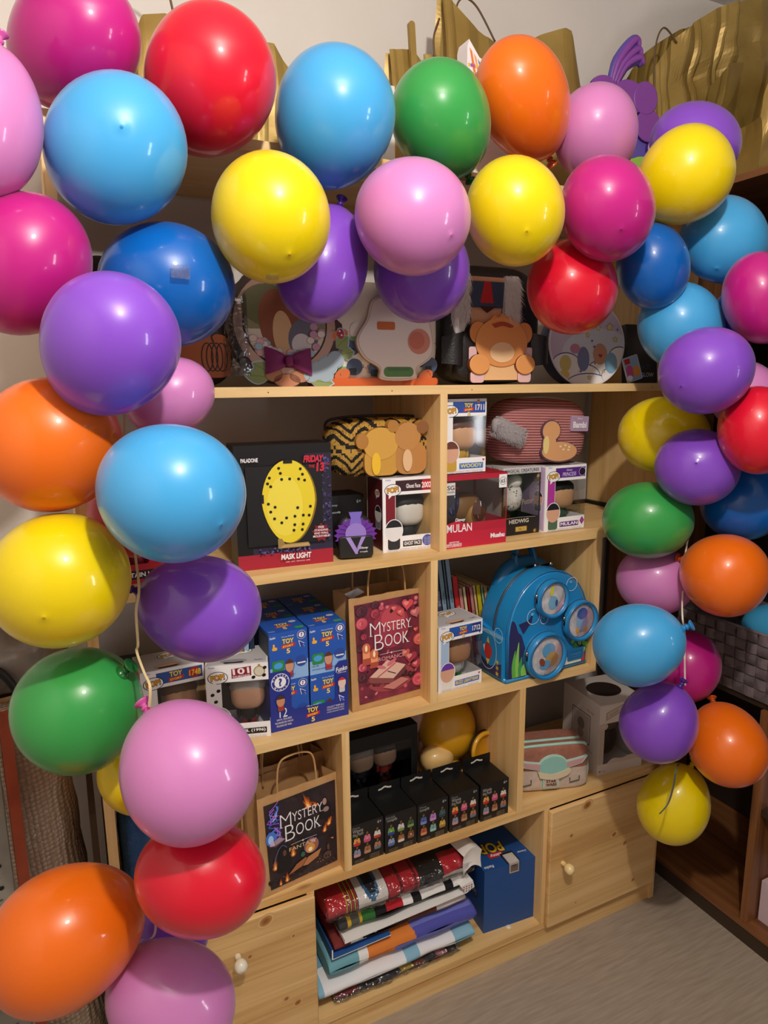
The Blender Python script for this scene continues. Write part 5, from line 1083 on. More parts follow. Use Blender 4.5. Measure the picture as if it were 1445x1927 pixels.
t = thing('folded_sheet', 'white folded sheet lying over the right end of the towel stack', 'sheet', (.062, .02, Z + .272), 4); g = G(); g.grid(lambda u, v: (.055 * u, .25 * v - .01, .012 * (1 - v) * 0 + .016 * sin(pi * u) + .004 * noise.noise(Vector((u * 3, v * 4, 1))) + .004), 10, 16, H('#e6e2de', .7)); g.grid(lambda u, v: (.055 * u, -.01 + .004 * sin(pi * v), .004 + .016 * sin(pi * u) - .05 * v * (1)), 10, 6, H('#e6e2de', .7)); g.build('sheet', t)
# blue carton
t = thing('figure_box', 'blue carton with an upside down yellow logo on top in the bottom compartment', 'box', (.146, .040, Z), -4); bw, bh, bd = .156, .182, .215; g = G()
g.box(0, bw, .0, bd, 0, bh, H('#1e4f93', .42)); g.M = TOP(bh); g.k = 0
for q in range(9): g.flat(ell(.02 + .05 * (q % 3) * .9, .150 + .022 * (q // 3), .017, .010, 10), ['#24344c', '#3a4450', '#1a2a44', '#4a5058'][q % 4])
g.rect(.01, bw - .02, .205, .2145, '#8a6a2c')
g.text('POP!', .060, .098, .046, '#10182c', .082, 'c', .09, 0, 180 - 6); g.text('POP!', .060, .095, .040, '#e8c63a', .076, 'c', .03, 0, 180 - 6); g.rect(.038, .082, .036, .055, '#c42430', .002); g.text('Bitty', .060, .0525, .013, W, .034, 'c', .03, 0, 180); g.text('Disney', bw - .024, .036, .008, W, .028, 'c', .02, .2, 180); g.text('Funko', .020, .016, .010, W, .028, 'c', .02, .2, 180)
g.rect(.070, .108, .002, .044, '#16181c'); g.M = LEFT(bd); g.k = 0; g.flat(ell(bd * .72, bh * .5, .030, .022), '#2c3f66'); g.text('POP!', bd * .72, bh * .46, .016, '#8a94a8', .042, 'c', .03); g.M = Matrix.Identity(4); g.build('carton', t)
g = G(); g.box(.074, .103, -.0015, .034, bh - .026, bh + .004, H('#d9d4d0', .4)); g.k = 48; g.rect(.077, .100, bh - .022, bh - .002, '#8a7a70'); g.text('POP!', .088, bh - .008, .005, K, .012); g.build('mini_carton', t)
g = G(); g.box(.071, .106, -.002, .04, bh - .027, bh + .005, CLEAR); g.build('clear_cover', t)
# ================================================================ TOP SHELF (BEHIND THE ARCH)
# pumpkin bag
t = thing('mini_backpack', 'dark brown mini backpack with an orange pumpkin patch at the left of the top shelf', 'backpack', (-.50, .14, S1), -4); g = G(); g.blob((0, 0, .105), (.085, .05, .105), H('#33221c', .5), .5, .6); g.build('body', t)
g = G(); g.M = Matrix.Translation((.02, -.052, .0)); g.prism(rrect(-.045, .052, .018, .098, .02), -.002, .01, H('#b05a2c', .5)); g.k = 54
for k in (-.6, -.2, .2, .6): g.stroke(ell(.022 + .030 * k * .75, .056, .0105, .026, 16), .0022, '#2a1510', True)
g.stroke(smooth_path([(.022, .082), (.018, .094), (.026, .10)], 4), .003, '#2a1510'); g.build('pumpkin_patch', t)
t = thing('plush_toy', 'brown bundled item in the dark left corner of the top shelf', 'plush', (-.64, .18, S1)); g = G(); g.blob((0, 0, .12), (.06, .07, .12), noisy('brown_cloth', '#3a2a20', '#4c382a', 12, .9), .7, .8, 30, 20, lambda p: (p.x + .008 * noise.noise(p * 14), p.y, p.z)); g.build('bundle', t)
# round bag with bark ring and bow
t = thing('crossbody_bag', 'round bag framed by a bark ring with a plum bow tie, top shelf at left', 'bag', (-.325, .062, S1), -3, None, -6); cz = .120; BARK = noisy('bark_print', '#3c2a22', '#57402f', 30, .6, .3, 50)
g = G(); g.lathe([(0, .055), (.104, .055), (.112, .045), (.112, .006), (.108, 0), (0, 0)], H('#5a6a76', .5), 48, 'Y', (0, 0, cz)); g.build('body', t)
g = G(); g.M = Matrix.Translation((0, -.0012, 0)); rr = [(.116 * (1 + .012 * sin(i * 2.7)) * cos(2 * pi * i / 60), cz + .116 * (1 + .012 * sin(i * 2.7)) * sin(2 * pi * i / 60)) for i in range(60)]
g.prism(rr, -.003, .002, BARK); g.k = 84; g.flat(ell(0, cz, .101, .101, 48), '#c39c8a'); g.flat(ell(0, cz, .084, .084, 48), '#2e1f1a'); g.flat(ell(0, cz, .081, .081, 48), '#8d8660')
g.flat([p for p in ell(0, cz, .080, .080, 48) if p[1] < cz - .005], '#d8c6b4'); g.flat(ell(-.035, cz + .035, .05, .04, 24), '#6d6a44'); g.flat(ell(-.012, cz + .0, .040, .066, 28, rot=8), '#8a4a2e'); g.flat(ell(-.006, cz - .02, .020, .045, 24, rot=4), '#d6a878'); g.flat(ell(.034, cz - .026, .030, .038, 24, rot=-15), '#6a6672'); g.flat(ell(.030, cz - .040, .020, .022, 24), '#d8ccc8')
rnd = random.Random(8)
for q in range(34):
    a = rnd.uniform(pi * 1.02, pi * 1.98); r = rnd.uniform(.055, .076); x, z = r * cos(a), cz + r * sin(a); g.flat(ell(x, z, .0085, .0075, 10), '#a88a86'); g.flat(ell(x, z, .0075, .0065, 10), rnd.choice(['#e6d8cc', '#d8a8a8', '#9ab8cc', '#e0c8b8', '#c890a8']))
g.build('bark_ring', t)
g = G(); g.M = Matrix.Translation((0, -.0045, 0))
def leaf(x, z, l, w, rot, c): 
    o = [(l * (i / 10 - .0), w * sin(pi * i / 10)) for i in range(11)] + [(l * (1 - i / 10), -w * sin(pi * i / 10)) for i in range(1, 10)]; r = radians(rot)
    return [(x + a * cos(r) - b * sin(r), z + a * sin(r) + b * cos(r)) for a, b in o]
def lf(x, z, l, w, rot): g.prism(leaf(x, z, l * 1.08, w * 1.2, rot, 0), -.001, .002, H('#b7c6d2', .6)); g.flat(leaf(x, z, l, w, rot, 0), '#8f9c5c'); g.stroke([(x, z), (x + l * cos(radians(rot)), z + l * sin(radians(rot)))], .0008, '#5a6a3a')
g.k = 36
for a in ((-.035, .018, .05, .014, 175), (-.030, .022, .045, .013, 150), (.04, .012, .05, .013, -8), (.03, .02, .035, .012, 15), (.10, .075, .035, .013, 40), (.108, .062, .03, .012, 10)): lf(*a)
for x, z, r in ((.060, .030, .020), (.080, .040, .020), (.098, .052, .017), (.046, .022, .016), (.075, .022, .016)): g.prism(ell(x, z, r * 1.1, r, 20), -.0008, .002, H('#b7c6d2', .6)); g.flat(ell(x, z, r, r * .9, 20), '#9fb0bd')
for x, z, a, b, c in ((-.030, .018, .017, .014, '#b87a58'), (.022, .014, .02, .012, '#b87a58'), (-.004, .006, .026, .013, '#c27f58')): g.prism(ell(x, z + .005, a, b, 22), -.002, .002, H(c, .55)); g.stroke(ell(x, z + .005, a, b, 22), .0009, '#6a3a2a', True)
g.prism(rrect(.104, .120, .090, .115, .006), -.0015, .002, H('#b7c6d2', .6)); g.flat(ell(.111, .103, .007, .010), '#b8282c'); g.flat(ell(.109, .108, .002), W); g.flat(ell(.113, .100, .002), W); g.build('woodland_trim', t)
g = G(); BOW = H('#7c1f5c', .7)
for sx in (-1, 1):
    def fb(u, v, sx=sx):
        x = sx * (.006 + .040 * u); hh = .010 + .017 * (u ** .8); return (x, -.010 - .010 * sin(pi * u) * (1 - .5 * abs(2 * v - 1)) - .003 * sin(v * 9) * (1 - u), .048 + (v - .5) * 2 * hh - .004 * u * sx * .3)
    g.grid(fb, 10, 10, BOW); g.grid(lambda u, v: (fb(u, v)[0], fb(u, v)[1] + .006, fb(u, v)[2]), 10, 10, BOW)
g.blob((0, -.014, .048), (.0075, .007, .011), BOW, .6, .6); g.build('bow_tie', t)
g = G(); SLV = clear('sleeve_film', '#d8dadc', .25, .2, .8, 25)
g.grid(lambda u, v: (-.075 - .07 * u, -.012 - .012 * sin(u * 5) + .03 * u, .02 + .16 * v * (1 - .3 * u) + .004 * noise.noise(Vector((u * 6, v * 6, 2)))), 12, 12, SLV); g.build('plastic_sleeve', t)
g = G(); g.box(.048, .075, .02, .03, 0, .018, '#c81f78'); g.build('price_tag', t)
# cream sushi pattern backpack
t = thing('mini_backpack', 'cream patterned mini backpack with orange base and hanging white flap', 'backpack', (-.115, .105, S1), -2); CRM = H('#f0e4cf', .5)
CB_ = G(); CB_.blob((0, 0, .105), (.130, .045, .105), CRM, .35, .5, 48, 28); g = G(); g.prism(rrect(-.126, .126, .0, .016, .006), -.048, .046, H('#d8642a', .45), bevel=.005); g.build('base', t)
g = CB_; g.M = Matrix.Translation((0, -.0462, 0)); rnd = random.Random(4)
for x, z, k in ((-.072, .078, 0), (-.088, .050, 1), (-.068, .038, 0), (-.098, .10, 2), (-.062, .110, 1), (.085, .055, 0), (-.02, .035, 0), (.105, .042, 0), (-.10, .09, 2), (-.095, .022, 2), (-.05, .09, 3), (-.025, .07, 3), (.06, .04, 2), (.095, .02, 2)):
    if k == 0: g.flat(ell(x, z, .018, .017, 18, rot=20), '#4a5672'); g.flat(rrect(x - .012, x + .004, z - .016, z - .002, .002), '#15171f')
    if k == 1: g.flat(ell(x, z, .015, .017, 18), '#ece2d4'); g.flat(ell(x, z - .016, .017, .005), '#7ab06a')
    if k == 2: g.flat(ell(x, z, .018, .012, 14, rot=25), '#d8703c')
    if k == 3: g.flat(rrect(x - .006, x + .008, z - .012, z + .006, .004), '#cf8f9a')
for q in range(46): x, z, r = rnd.uniform(-.12, .12), rnd.uniform(.018, .12), rnd.uniform(0, pi); g.stroke([(x, z), (x + .006 * cos(r), z + .006 * sin(r))], .0012, rnd.choice(['#c8542c', '#3a4a5c', '#7a3a34', '#4a7a4a']))
g.build('body', t)
g = G(); g.M = Matrix.Translation((.018, -.058, .012)); out = smooth_path([(-.030, .0, 0), (.045, .0, 0), (.052, .022, 0), (.085, .045, 0), (.092, .075, 0), (.080, .125, 0), (.05, .16, 0), (-.04, .165, 0), (-.062, .12, 0), (-.085, .08, 0), (-.070, .045, 0), (-.036, .024, 0)], 5, True); out = [(p[0], p[1]) for p in out]
g.prism(out, .0, .014, H('#f0e2d8', .55), H('#c2a892', .6), bevel=.004); g.k = 12; g.stroke([(p[0] * .95 + .0, (p[1] - .08) * .95 + .08) for p in out], .0009, '#b79c86', True); g.flat(rrect(-.026, .042, .006, .026, .009), '#5a8a4a'); g.flat(rrect(-.018, .034, .018, .026, .004), '#4a7640'); g.flat(ell(.055, .078, .026, .026), '#d88a72'); g.flat(ell(.050, .080, .018, .018), '#cf7058'); g.flat(rrect(-.040, .0, .100, .116, .004), '#cf6a24'); g.build('flap', t)
g = G(); g.M = Matrix.Translation((.06, -.064, 0)); g.prism([(-.006, .012), (.004, .016), (-.006, -.006), (-.014, -.006)], -.001, .0, H('#d8642a', .5)); g.build('zip_pull', t)
# black backpack
t = thing('mini_backpack', 'black leather backpack with an orange plain patch and white fur tufts, top shelf', 'backpack', (.160, .11, S1), -2)
g = G(); g.blob((0, 0, .13), (.128, .055, .13), LEATHER, .4, .55, 44, 28); g.build('body', t); g = G(); g.blob((0, -.035, .062), (.105, .030, .058), LEATHER, .35, .45, 36, 20); g.build('front_pocket', t)
for sx in (-1, 1): g = G(); g.grid(lambda u, v, sx=sx: (sx * (.085 + .055 * u), -.058 - .018 * sin(pi * u) , .040 + .075 * v * (1 - .25 * u) + .006 * u), 8, 6, LEATHER); g.build('side_wing', t)
g = G(); g.M = Matrix.Translation((.005, -.068, 0)); OR = lambda c: H(c, .5)
def pt(p, m, y, b=.002): g.prism(p, -y, .004, OR(m), OR('#7a4226'), bevel=b)
pt(ell(.0, .092, .068, .054, 36), '#e59a58', .004); pt(ell(-.060, .112, .022, .024), '#df9050', .002); pt(ell(.060, .112, .022, .024), '#df9050', .002)
g.prism(rrect(-.048, .048, .010, .056, .004), -.001, .003, OR('#efc08c'))
for sx in (-1, 1): pt(ell(sx * .060, .044, .026, .022), '#eaa25e', .010); pt(rrect(sx * .062 - .018, sx * .062 + .018, .004, .030, .008), '#e6c0c2', .004); pt(rrect(sx * .073 - .010, sx * .073 + .010, .052, .082, .005), '#e6c0c2', .001, .001)
g.prism([(-.03, .140), (-.022, .150), (-.010, .144), (0, .154), (.012, .145), (.024, .150), (.03, .138)], -.003, .003, OR('#df8e4a'))
g.M = Matrix.Translation((.005, -.0725, 0)); g.k = 12; g.flat(ell(0, .070, .032, .022), '#f2c898'); g.flat(smooth_path([(-.03, .130), (0, .136), (.028, .128), (.02, .123), (0, .127), (-.02, .122)], 4), '#b04a30'); g.build('plain_patch', t)
g = G(); g.M = Matrix.Translation((-.03, -.030, .12)); g.prism([(-.036, .0), (.035, .0), (.040, .05), (.045, .11), (-.045, .11), (-.040, .05)], -.03, .02, H('#cf9a78', .7)); g.k = 780; g.M = Matrix.Translation((-.03, -.032, .12)); g.flat([(-.042, .045), (.040, .045), (.043, .10), (-.043, .10)], '#33425c'); g.flat([(-.008, .10), (.008, .10), (.016, .055), (-.018, .055)], '#b8242c'); g.flat([(-.022, .048), (.022, .048), (0, .034)], '#3a1a1c'); g.build('upper_patch', t)
g = G(); tp = []; WF = [H('#f4eeee', .95), H('#e9e2e2', .95), H('#faf6f6', .95)]
for sx in (-1, 1):
    for q in range(2600):
        z = random.uniform(.145, .235); x = -.03 + sx * (.045 + random.uniform(0, .036)); tp.append(((x, -.055 - random.uniform(0, .012), z), (sx * .3, -.25, -1), random.choice(WF)))
g.fur(tp, .024, WF[0], .0008); g.build('fur', t)['kind'] = 'stuff'
for sx in (-1, 1): g = G(); g.blob((-.03 + sx * .062, -.048, .170), (.020, .012, .065), WF[1], .8, .8, 16, 12); g.build('fur_base', t)
g = G(); g.tube([(-.105, -.045, .168), (-.078, -.058, .150)], .0015, H('#b08a3c', .3, 1)); g.blob((-.078, -.058, .146), (.004, .004, .006), H('#b08a3c', .3, 1), 1, 1, 10, 8); g.build('zip_pull', t)
# white round bag
t = thing('crossbody_bag', 'round white bag printed with pale clouds and stars, right part of the top shelf', 'bag', (.455, .085, S1), -10, None, -5); cz = .098; g = G(); g.lathe([(0, .06), (.100, .06), (.104, .05), (.104, .004), (.101, 0), (0, 0)], H('#3a4a6c', .5), 48, 'Y', (0, 0, cz)); g.build('body', t)
g = G(); g.M = Matrix.Translation((0, -.001, 0)); R_ = .104; clip = lambda pts: [(x * min(1, R_ * .985 / max(1e-6, math.hypot(x, z - cz))), cz + (z - cz) * min(1, R_ * .985 / max(1e-6, math.hypot(x, z - cz)))) for x, z in pts]
g.flat(ell(0, cz, R_, R_, 56), '#f0ecf4'); g.flat(ell(0, cz, R_ * .985, R_ * .985, 56), '#cfc0dc'); g.flat(clip(ell(.03, .075, .10, .06, 40)), '#d6dcea')
for x, z, a, b in ((.045, .030, .045, .03), (-.015, .02, .05, .028), (-.06, .045, .04, .03), (.09, .065, .03, .025), (.0, .0, .06, .025), (.07, .02, .03, .02)): g.flat(clip(ell(x, z, a + .0012, b + .0012, 26)), '#3f4a86'); g.flat(clip(ell(x, z - .0012, a, b, 26)), '#f4f0f2')
for x, z, a, b, c in ((-.012, .06, .017, .030, '#7a82ac'), (-.035, .085, .014, .012, '#c888a8'), (.035, .072, .020, .026, '#c99880'), (.066, .050, .018, .026, '#86b4d4'), (-.062, .050, .016, .020, '#d6c27a'), (-.065, .022, .014, .012, '#e0c468')): g.flat(clip(ell(x, z, a, b, 20)), c)
g.flat(heart(.036, .068, .006), '#b8303c')
for x, z, s in ((.062, .138, .011), (.03, .136, .008), (.078, .108, .008), (.0, .118, .007), (.004, .015, .007), (.044, .030, .005)): g.flat(clip(star(x, z, s, 5, .62)), '#8a7a5a'); g.flat(clip(star(x, z, s * .85, 5, .62)), '#e2d08e')
for x, z in ((.012, .104), (.018, .09), (.084, .132), (-.02, .030), (.02, .05)): g.flat(clip(star(x, z, .005, 4, .3)), '#2f3f8a')
g.build('printed_front', t); g = G(); g.lathe([(.1045 + .0022 * cos(a), .001 + .0022 * sin(a)) for a in [2 * pi * q / 8 for q in range(9)]], H('#e6e2ee', .4), 56, 'Y', (0, 0, cz)); g.build('piping', t)
t = thing('card', 'small card with rainbow coloured shapes leaning beside the round white bag', 'card', (.550, .045, S1), -20, None, 0, -18); g = G(); g.prism(rrect(0, .040, 0, .062, .003), 0, .004, H('#b9c0d8', .5)); g.rect(.002, .038, .002, .060, '#8fb0d8'); g.flat(ell(.012, .026, .010, .016), '#c8569c'); g.flat(ell(.029, .022, .009, .014), '#d8963c'); g.rect(.004, .018, .045, .058, '#b8282c'); g.flat(ell(.008, .01, .007), W); g.build('card', t)
t = thing('book', 'dark navy book with pale capital letters at the right end of the top shelf', 'book', (.598, .095, S1), -3, None, -6); g = G(); g.box(0, .10, 0, .02, 0, .15, H('#18202c', .45)); g.text('GLOWGLOW', .045, .016, .011, '#aab2bc', .088, 'c', .02); g.text('Chich', .05, .036, .016, '#3a4654', .055, 'c', 0); g.build('cover', t); p = G(); p.box(.002, .098, .002, .018, .1500, .1504, '#d8d0c0'); p.build('pages', t)

# ================================================================ ON TOP OF THE BOOKCASE
def gold_bag(name, label, pts, y0, d, seed, loc=(0, 0, 0), cre=.010, handle=None, grp='gold paper bags on top', nuv=(16, 7)):
    """a slack paper bag: its mouth follows an uneven outline and its faces are creased"""
    t = thing(name, label, 'bag', loc, 0, grp); xs = [p[0] for p in pts]
    def zt(x):
        for a, b in zip(pts, pts[1:]):
            if a[0] <= x <= b[0]: k = (x - a[0]) / max(1e-6, b[0] - a[0]); return a[1] + (b[1] - a[1]) * k
        return pts[-1][1]
    rnd = random.Random(seed); W_ = xs[-1] - xs[0]; Hm = max(p[1] for p in pts)
    folds = sorted(rnd.uniform(0, 1) for _ in range(max(3, int(W_ / .055)))); CR = []
    for q in range(int(18 * W_ / .3) + 4):
        a = rnd.uniform(0, pi); CR.append((xs[0] + rnd.random() * W_, rnd.random() * Hm, cos(a), sin(a), rnd.uniform(.03, .09), rnd.choice((-1, 1)) * rnd.uniform(.25, .75)))
    def disp(x, z):
        u = (x - xs[0]) / W_; d = 0; lo_, hi = 0, 1
        for f in folds:
            if f <= u: lo_ = f
            elif f < hi: hi = f
        k = (u - lo_) / max(1e-4, hi - lo_); d += cre * .9 * (min(k, 1 - k) * 2 - .5) * (.5 + .5 * z / Hm) * min(1, (hi - lo_) * 6)
        for cx, cz, ca, sa, wd, am in CR:
            t_ = (x - cx) * ca + (z - cz) * sa; l_ = -(x - cx) * sa + (z - cz) * ca
            d += am * cre * max(0, 1 - abs(t_) / wd) * max(0, 1 - abs(l_) / (wd * 1.8))
        return d
    def face(yy, s):
        def fn(u, v):
            x = xs[0] + W_ * u; z = zt(x) * v
            return (x, yy + s * disp(x, z) * min(1, v * 4) * (1 if s < 0 else .5) + .02 * s * sin(pi * v), z)
        return fn
    NU, NV = 70, 46; g = G(); F, Bk = face(y0, -1), face(y0 + d, 1); g.grid(F, NU, NV, GOLD, False); g.grid(Bk, NU, NV, GOLD, False)
    for u in (0, 1):
        g.grid(lambda a, v, u=u: tuple(Vector(F(u, v)).lerp(Vector(Bk(u, v)), a) + Vector(((.03 if u == 0 else -.03) * sin(pi * a) * v, 0, 0))), 6, NV, GOLD, False)
    g.box(xs[0], xs[-1], y0, y0 + d, 0, .001, GOLD); g.build('bag', t)
    if handle: k = G(); k.tube(smooth_path(handle, 8), .0022, H('#5a4226', .5)); k.build('handle', t)
    return t
Z0 = S0
gold_bag('gift_bag', 'tall gold paper bag with a dipping mouth behind the orange balloon', [(.090, .412), (.112, .408), (.150, .372), (.20, .35), (.24, .345), (.30, .352), (.36, .385), (.425, .408), (.445, .405), (.488, .26)], .18, .03, 3, (0, 0, Z0), .008, [(.150, .215, .36), (.145, .215, .41), (.165, .215, .432), (.20, .215, .42), (.25, .215, .36)])
gold_bag('gift_bag', 'flat gold paper bag with a folded upright corner behind the green balloon', [(-.028, .290), (.03, .300), (.06, .27), (.09, .30)], .205, .02, 9, (0, 0, Z0), .002, [(.082, .20, .28), (.078, .20, .33), (.092, .20, .37)], nuv=(6, 4))
t = thing('paper_roll', 'slim folded gold paper strip standing upright between the two gold bags', 'paper roll', (.040, .185, Z0), 0, None, 0, -4); g = G(); g.prism(rrect(-.007, .007, 0, .345, .006), 0, .010, GOLD); g.build('roll', t)
gold_bag('gift_bag', 'gold paper bag behind the big red balloon', [(-.555, .20), (-.540, .235), (-.50, .245), (-.42, .24), (-.30, .23), (-.262, .18)], .16, .12, 5, (0, 0, Z0), .008, [(-.575, .20, .19), (-.565, .20, .30), (-.53, .20, .34), (-.49, .20, .31), (-.475, .20, .24)])
t = thing('gift_bag', 'white gift bag with coloured stripes peeking above the green and orange balloons', 'bag', (.094, .088, Z0), 0, 'gold paper bags on top'); g = G(); g.prism([(0, 0), (.10, 0), (.12, .22), (.03, .255), (.004, .285), (.0, .27)], 0, .04, H('#e6e0e4', .5)); 
for q, c in enumerate(('#d87a3c', '#e0a070', '#4a7a9c', '#8aa8b8', '#c84a6a', '#5a6a8a')): g.flat([(.005 + .010 * q, .270 - .009 * q), (.012 + .010 * q, .263 - .009 * q), (.036 + .014 * q, .17), (.028 + .014 * q, .17)], c)
for q in range(14): g.flat(star(.005 + .006 * (q % 5), .205 + .016 * (q // 5), .005, 5, .5), ['#c8508c', '#e0b83c', '#8a5ab0'][q % 3])
g.build('bag', t)
t = thing('paper_stack', 'white papers and clear wrap standing behind the sky blue and green balloons', 'paper', (-.075, .14, Z0)); g = G()
for q in range(5): g.box(-.012 + .012 * q, -.002 + .012 * q, .01 * q, .15, 0, .16 + .012 * q, H('#d9d6d4', .7))
g.build('paper', t)
t = thing('plastic_wrap', 'crumpled clear plastic bag behind the top sky blue balloon', 'plastic', (-.235, .20, Z0)); g = G(); g.blob((0, 0, .105), (.085, .06, .105), clear('wrap_film', '#e9e8ea', .3, .15, 1, 30), .8, .8, 40, 26, lambda p: tuple(p * (1 + .10 * noise.noise(p * 22)))); g.build('bag', t)
# purple bag
t = thing('mini_backpack', 'purple mini backpack with curled crest and lime pocket on top of the bookcase', 'backpack', (.600, .15, Z0), -4); t.scale = (1.12, 1, 1.14); PU = H('#5a4aa0', .45); 
g = G(); g.prism([(p[0], p[1]) for p in arch(.118, .272, .6)], .0, .09, PU, bevel=.012); g.build('body', t)
g = G(); g.M = Matrix.Translation((0, -.003, 0)); VI = H('#7d3f96', .45)
for p, y in ((ell(-.065, .245, .040, .030), 0), (ell(.0, .240, .045, .035), .001), (ell(.045, .243, .034, .034), .003), (ell(.058, .190, .036, .034), .002)): g.prism(p, -y - .004, .006, VI, H('#3a2a70', .5), bevel=.003)
g.prism(ell(.084, .145, .026, .024), -.008, .006, H('#b878b8', .45), H('#3a2a70', .5), bevel=.003); g.M = Matrix.Translation((0, -.0125, 0)); g.k = 0; g.stroke(ell(.084, .145, .017), .004, '#e0a8cc', True); g.flat(ell(.084, .145, .008), '#5a78c8'); g.build('scalloped_patch', t)
g = G(); 
for i, (x, z, r, a) in enumerate(((-.035, .30, .058, 62), (-.012, .295, .05, 50), (.002, .283, .046, 36))):
    q = radians(a); L_ = r * 1.35; p = smooth_path([(-.045 + .006 * i, .005, .262), (-.040 + .006 * i + L_ * .45 * cos(q) - .008, .0, .262 + L_ * .6), (-.030 + L_ * cos(q), -.003, .262 + L_ * 1.0 * sin(q) + .02), (-.018 + L_ * cos(q), -.003, .262 + L_ * sin(q) + .008)], 6)
    n = len(p); g.tube(p, [.006 + .007 * sin(pi * k / (n - 1)) ** .7 for k in range(n)], PU); g.tube([(a_[0], a_[1] - .008, a_[2]) for a_ in p], [.003 + .005 * sin(pi * k / (n - 1)) ** .7 for k in range(n)], VI)
g.build('crest', t)
g = G(); g.prism(ell(.05, .06, .08, .065), -.016, .002, H('#8cb846', .5), H('#4a6a2a', .5), bevel=.004); g.build('front_pocket', t)
# the big gold bag on the cabinet
gold_bag('gift_bag', 'big creased gold paper bag standing on the brown cabinet', [(.715, .18), (.722, .285), (.755, .333), (.794, .385), (.858, .434), (.943, .486), (1.053, .529), (1.20, .57)], .20, .11, 7, (0, 0, 1.984), .026, [(.735, .19, .20), (.725, .19, .34), (.75, .19, .40), (.80, .19, .375)], nuv=(13, 6))
gold_bag('gift_bag', 'second creased gold paper bag at the right edge, before the biggest gold one', [(.865, .14), (.89, .27), (.96, .34), (1.08, .37), (1.19, .35)], -.02, .17, 13, (0, 0, 1.984), .020, None, nuv=(10, 6))

# ================================================================ THINGS IN THE BROWN CABINET
t = thing('basket', 'grey woven paper strip basket in the brown cabinet', 'basket', (.806, .055, .690)); BS = [noisy('woven_strip_%d' % q, a, b, 60, .7, .3, 90) for q, (a, b) in enumerate((('#5d5155', '#6f6266'), ('#6b5f63', '#7d7074')))]
def weave(fn, nu, nv): 
    g = G()
    for i in range(nu):
        for j in range(nv):
            def cell(u, v, i=i, j=j):
                p, n = fn((i + .04 + .92 * u) / nu, (j + .04 + .92 * v) / nv); b = (sin(pi * u) if (i + j) % 2 else sin(pi * v)); return tuple(Vector(p) + Vector(n) * .0035 * b)
            g.grid(cell, 3, 3, BS[(i + j) % 2])
    return g
bl, bdp, bhh = .46, .24, .178
g = weave(lambda u, v: ((0 - .006 * v, -bl * u, bhh * v), (-1, 0, 0)), 15, 6); 
g2 = weave(lambda u, v: ((bdp * u, 0 + .006 * v, bhh * v), (0, 1, 0)), 8, 6); g.v, off = g.v, len(g.v); g.f += [tuple(off + q for q in f) for f in g2.f]; g.v += g2.v; g.m += [g.mi(g2.mats[q]) for q in g2.m]; g.s += g2.s
g.box(.001, .004, -bl, 0, 0, bhh, BS[0]); g.box(0, bdp, -.004, -.001, 0, bhh, BS[0]); g.box(bdp - .003, bdp, -bl, 0, 0, bhh, BS[0]); g.box(0, bdp, -bl, -bl + .003, 0, bhh, BS[0]); g.box(0, bdp, -bl, 0, 0, .003, BS[0]); g.build('basket', t)
g = G(); g.tube([(-.005, 0, bhh), (-.005, -bl, bhh)], .004, BS[1]); g.tube([(0, .004, bhh), (bdp, .004, bhh)], .004, BS[1]); g.build('rim', t)
t = thing('folded_cloth', 'sky blue folded cloth lying in the grey basket', 'cloth', (.905, -.22, .693)); g = G(); g.blob((0, 0, .115), (.085, .13, .115), H('#3a9ccc', .8), .6, .6, 30, 20, lambda p: (p.x, p.y, p.z + .006 * noise.noise(p * 18))); g.build('cloth', t)
for z, lab in ((.690 - .62, 'x'),): pass
for x, y, z, lab, hh in ((.84, -.32, .40, 'pale pink small carton on the low inner ledge of the brown cabinet', .075), (.84, -.34, .066, 'pale carton standing on the cabinet base at the right edge', .12)):
    t = thing('small_box', lab, 'box', (x, y, z)); g = G(); g.prism(rrect(0, .10, 0, hh, .002), -.06, .10, H('#c9b4bc', .6)); g.rect(.0, .1, 0, .012, '#3a2a2c'); g.build('carton', t)
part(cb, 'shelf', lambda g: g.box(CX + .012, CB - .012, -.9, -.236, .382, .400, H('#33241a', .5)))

# ================================================================ AT THE LEFT OF THE BOOKCASE
BUB, nt, b_ = new_mat('bubble_wrap'); L_ = nt.links.new
tc = N(nt, 'ShaderNodeTexCoord'); mp = N(nt, 'ShaderNodeMapping'); mp.inputs['Scale'].default_value = (1, 1, 1); L_(tc.outputs['Object'], mp.inputs[0]); vo = N(nt, 'ShaderNodeTexVoronoi'); vo.inputs['Scale'].default_value = 110; vo.inputs['Randomness'].default_value = .25; L_(mp.outputs[0], vo.inputs['Vector'])
rp = ramp(nt, [(.1, '#cbb49b'), (.6, '#aa937c')]); L_(vo.outputs['Distance'], rp.inputs[0]); L_(rp.outputs[0], b_.inputs['Base Color']); b_.inputs['Roughness'].default_value = .22
bp = N(nt, 'ShaderNodeBump'); bp.inputs['Strength'].default_value = .9; bp.inputs['Distance'].default_value = .006; bp.invert = True; L_(vo.outputs['Distance'], bp.inputs['Height']); L_(bp.outputs[0], b_.inputs['Normal'])
t = thing('bubble_wrap_roll', 'tall brownish roll of bubble wrap leaning at the left of the bookcase', 'roll', (-.822, .13, 0), 0, None, 0, -3)
g = G(); g.lathe([(.030, .93), (.045, .935), (.082, .935), (.086, .93)] + [(.086 + .002 * sin(q * 1.7), .93 * (1 - q / 30)) for q in range(1, 31)], BUB, 48); g.build('roll', t)
g = G(); g.lathe([(.030, .94), (.030, .90), (.026, .90)], KRAFT, 24); g.build('core', t)
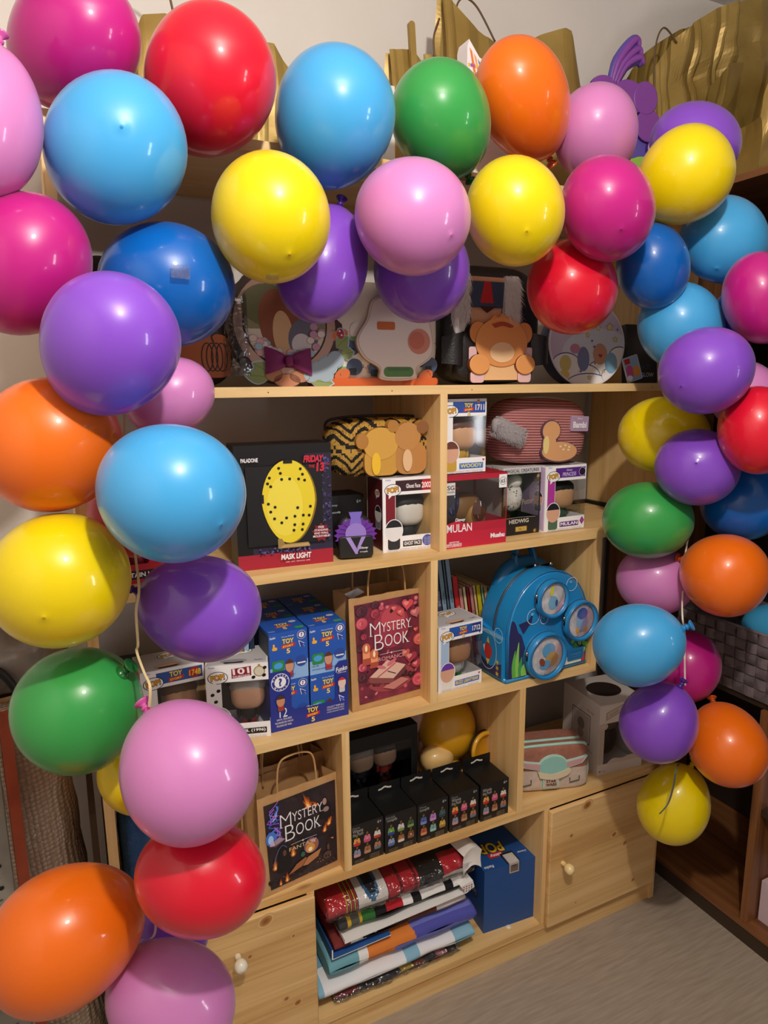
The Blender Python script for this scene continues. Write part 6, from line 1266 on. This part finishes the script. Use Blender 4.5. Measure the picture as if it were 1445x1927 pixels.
t = thing('plastic_bag', 'crumpled grey silver plastic bag on top of the bubble wrap roll', 'bag', (-.86, .16, .938)); g = G(); g.blob((0, 0, .055), (.10, .09, .058), noisy('silver_film', '#5a544e', '#8a8178', 10, .25, 1, 22), .8, .8, 40, 24, lambda p: tuple(p * (1 + .16 * noise.noise(p * 18)))); g.build('bag', t)
g = G(); g.tube(smooth_path([(-.06, -.085, .0), (-.05, -.10, .06), (-.015, -.10, .07), (.01, -.098, .03), (.012, -.09, .0)], 8), .007, H('#141416', .5)); g.build('strap', t)
t = thing('shelf_upright', 'grey perforated steel shelf upright with an orange edge at the left frame edge', 'upright', (-.878, -.02, 0), 12); ST = noisy('grey_steel', '#7d7a70', '#8f8b80', 20, .45); g = G(); g.box(-.055, .0, 0, .002, 0, .98, ST); g.box(-.002, .0, 0, .05, 0, .98, ST)
for q in range(22): g.flat(ell(-.020, .06 + .042 * q, .0042, .0042, 12), K); g.stroke([(-.040, .078 + .042 * q), (-.020, .080 + .042 * q)], .0022, '#3a3630')
g.build('upright', t)
g = G(); g.box(.006, .024, .002, .010, .0, .96, noisy('rusty_orange', '#8a3a20', '#a84a28', 16, .5)); g.build('orange_edge', t)
t = thing('cardboard_sheet', 'dark cardboard leaning between the bubble wrap and the bookcase', 'cardboard', (-.752, .20, 0)); g = G(); g.box(0, .012, -.16, .12, 0, .70, H('#4a3826', .8)); g.build('sheet', t)

# ================================================================ CAMERA AND LIGHT
cd = bpy.data.cameras.new('camera'); co = bpy.data.objects.new('camera', cd); COL.objects.link(co); SC.camera = co
cd.sensor_fit = 'VERTICAL'; cd.sensor_height = 36; cd.lens = 36 * 1265.6 / 1927; cd.clip_start = .05
r_ = Vector((.90022289, -.43532743, -.0094218)); u_ = Vector((.08902691, .16283361, .98262883)); f_ = Vector((.4262311, .88542376, -.1853424))
co.matrix_world = Matrix(((r_.x, u_.x, -f_.x, -.74120625), (r_.y, u_.y, -f_.y, -1.22740589), (r_.z, u_.z, -f_.z, 1.49012581), (0, 0, 0, 1)))
ld = bpy.data.lights.new('ceiling_lamp', 'POINT'); ld.energy = 68; ld.color = (1, .93, .84); ld.shadow_soft_size = .035
lo = bpy.data.objects.new('ceiling_lamp', ld); COL.objects.link(lo); lo.location = (-.48, -1.22, 2.32)
ad = bpy.data.lights.new('doorway_daylight', 'AREA'); ad.shape = 'RECTANGLE'; ad.size = .22; ad.size_y = .9; ad.energy = 12; ad.color = (.93, .95, 1)
ao = bpy.data.objects.new('doorway_daylight', ad); COL.objects.link(ao); ao.location = (1.75, -2.3, 1.45); ao.rotation_euler = (Vector((-.2, -.1, 1.3)) - ao.location).to_track_quat('-Z', 'Y').to_euler()
w = bpy.data.worlds.new('world'); SC.world = w; w.use_nodes = True; w.node_tree.nodes['Background'].inputs[0].default_value = (.62, .55, .5, 1); w.node_tree.nodes['Background'].inputs[1].default_value = .5
vs = SC.view_settings; vs.view_transform = 'Standard'; vs.look = 'None'; vs.gamma = 1; vs.use_curve_mapping = False; vs.exposure = 0
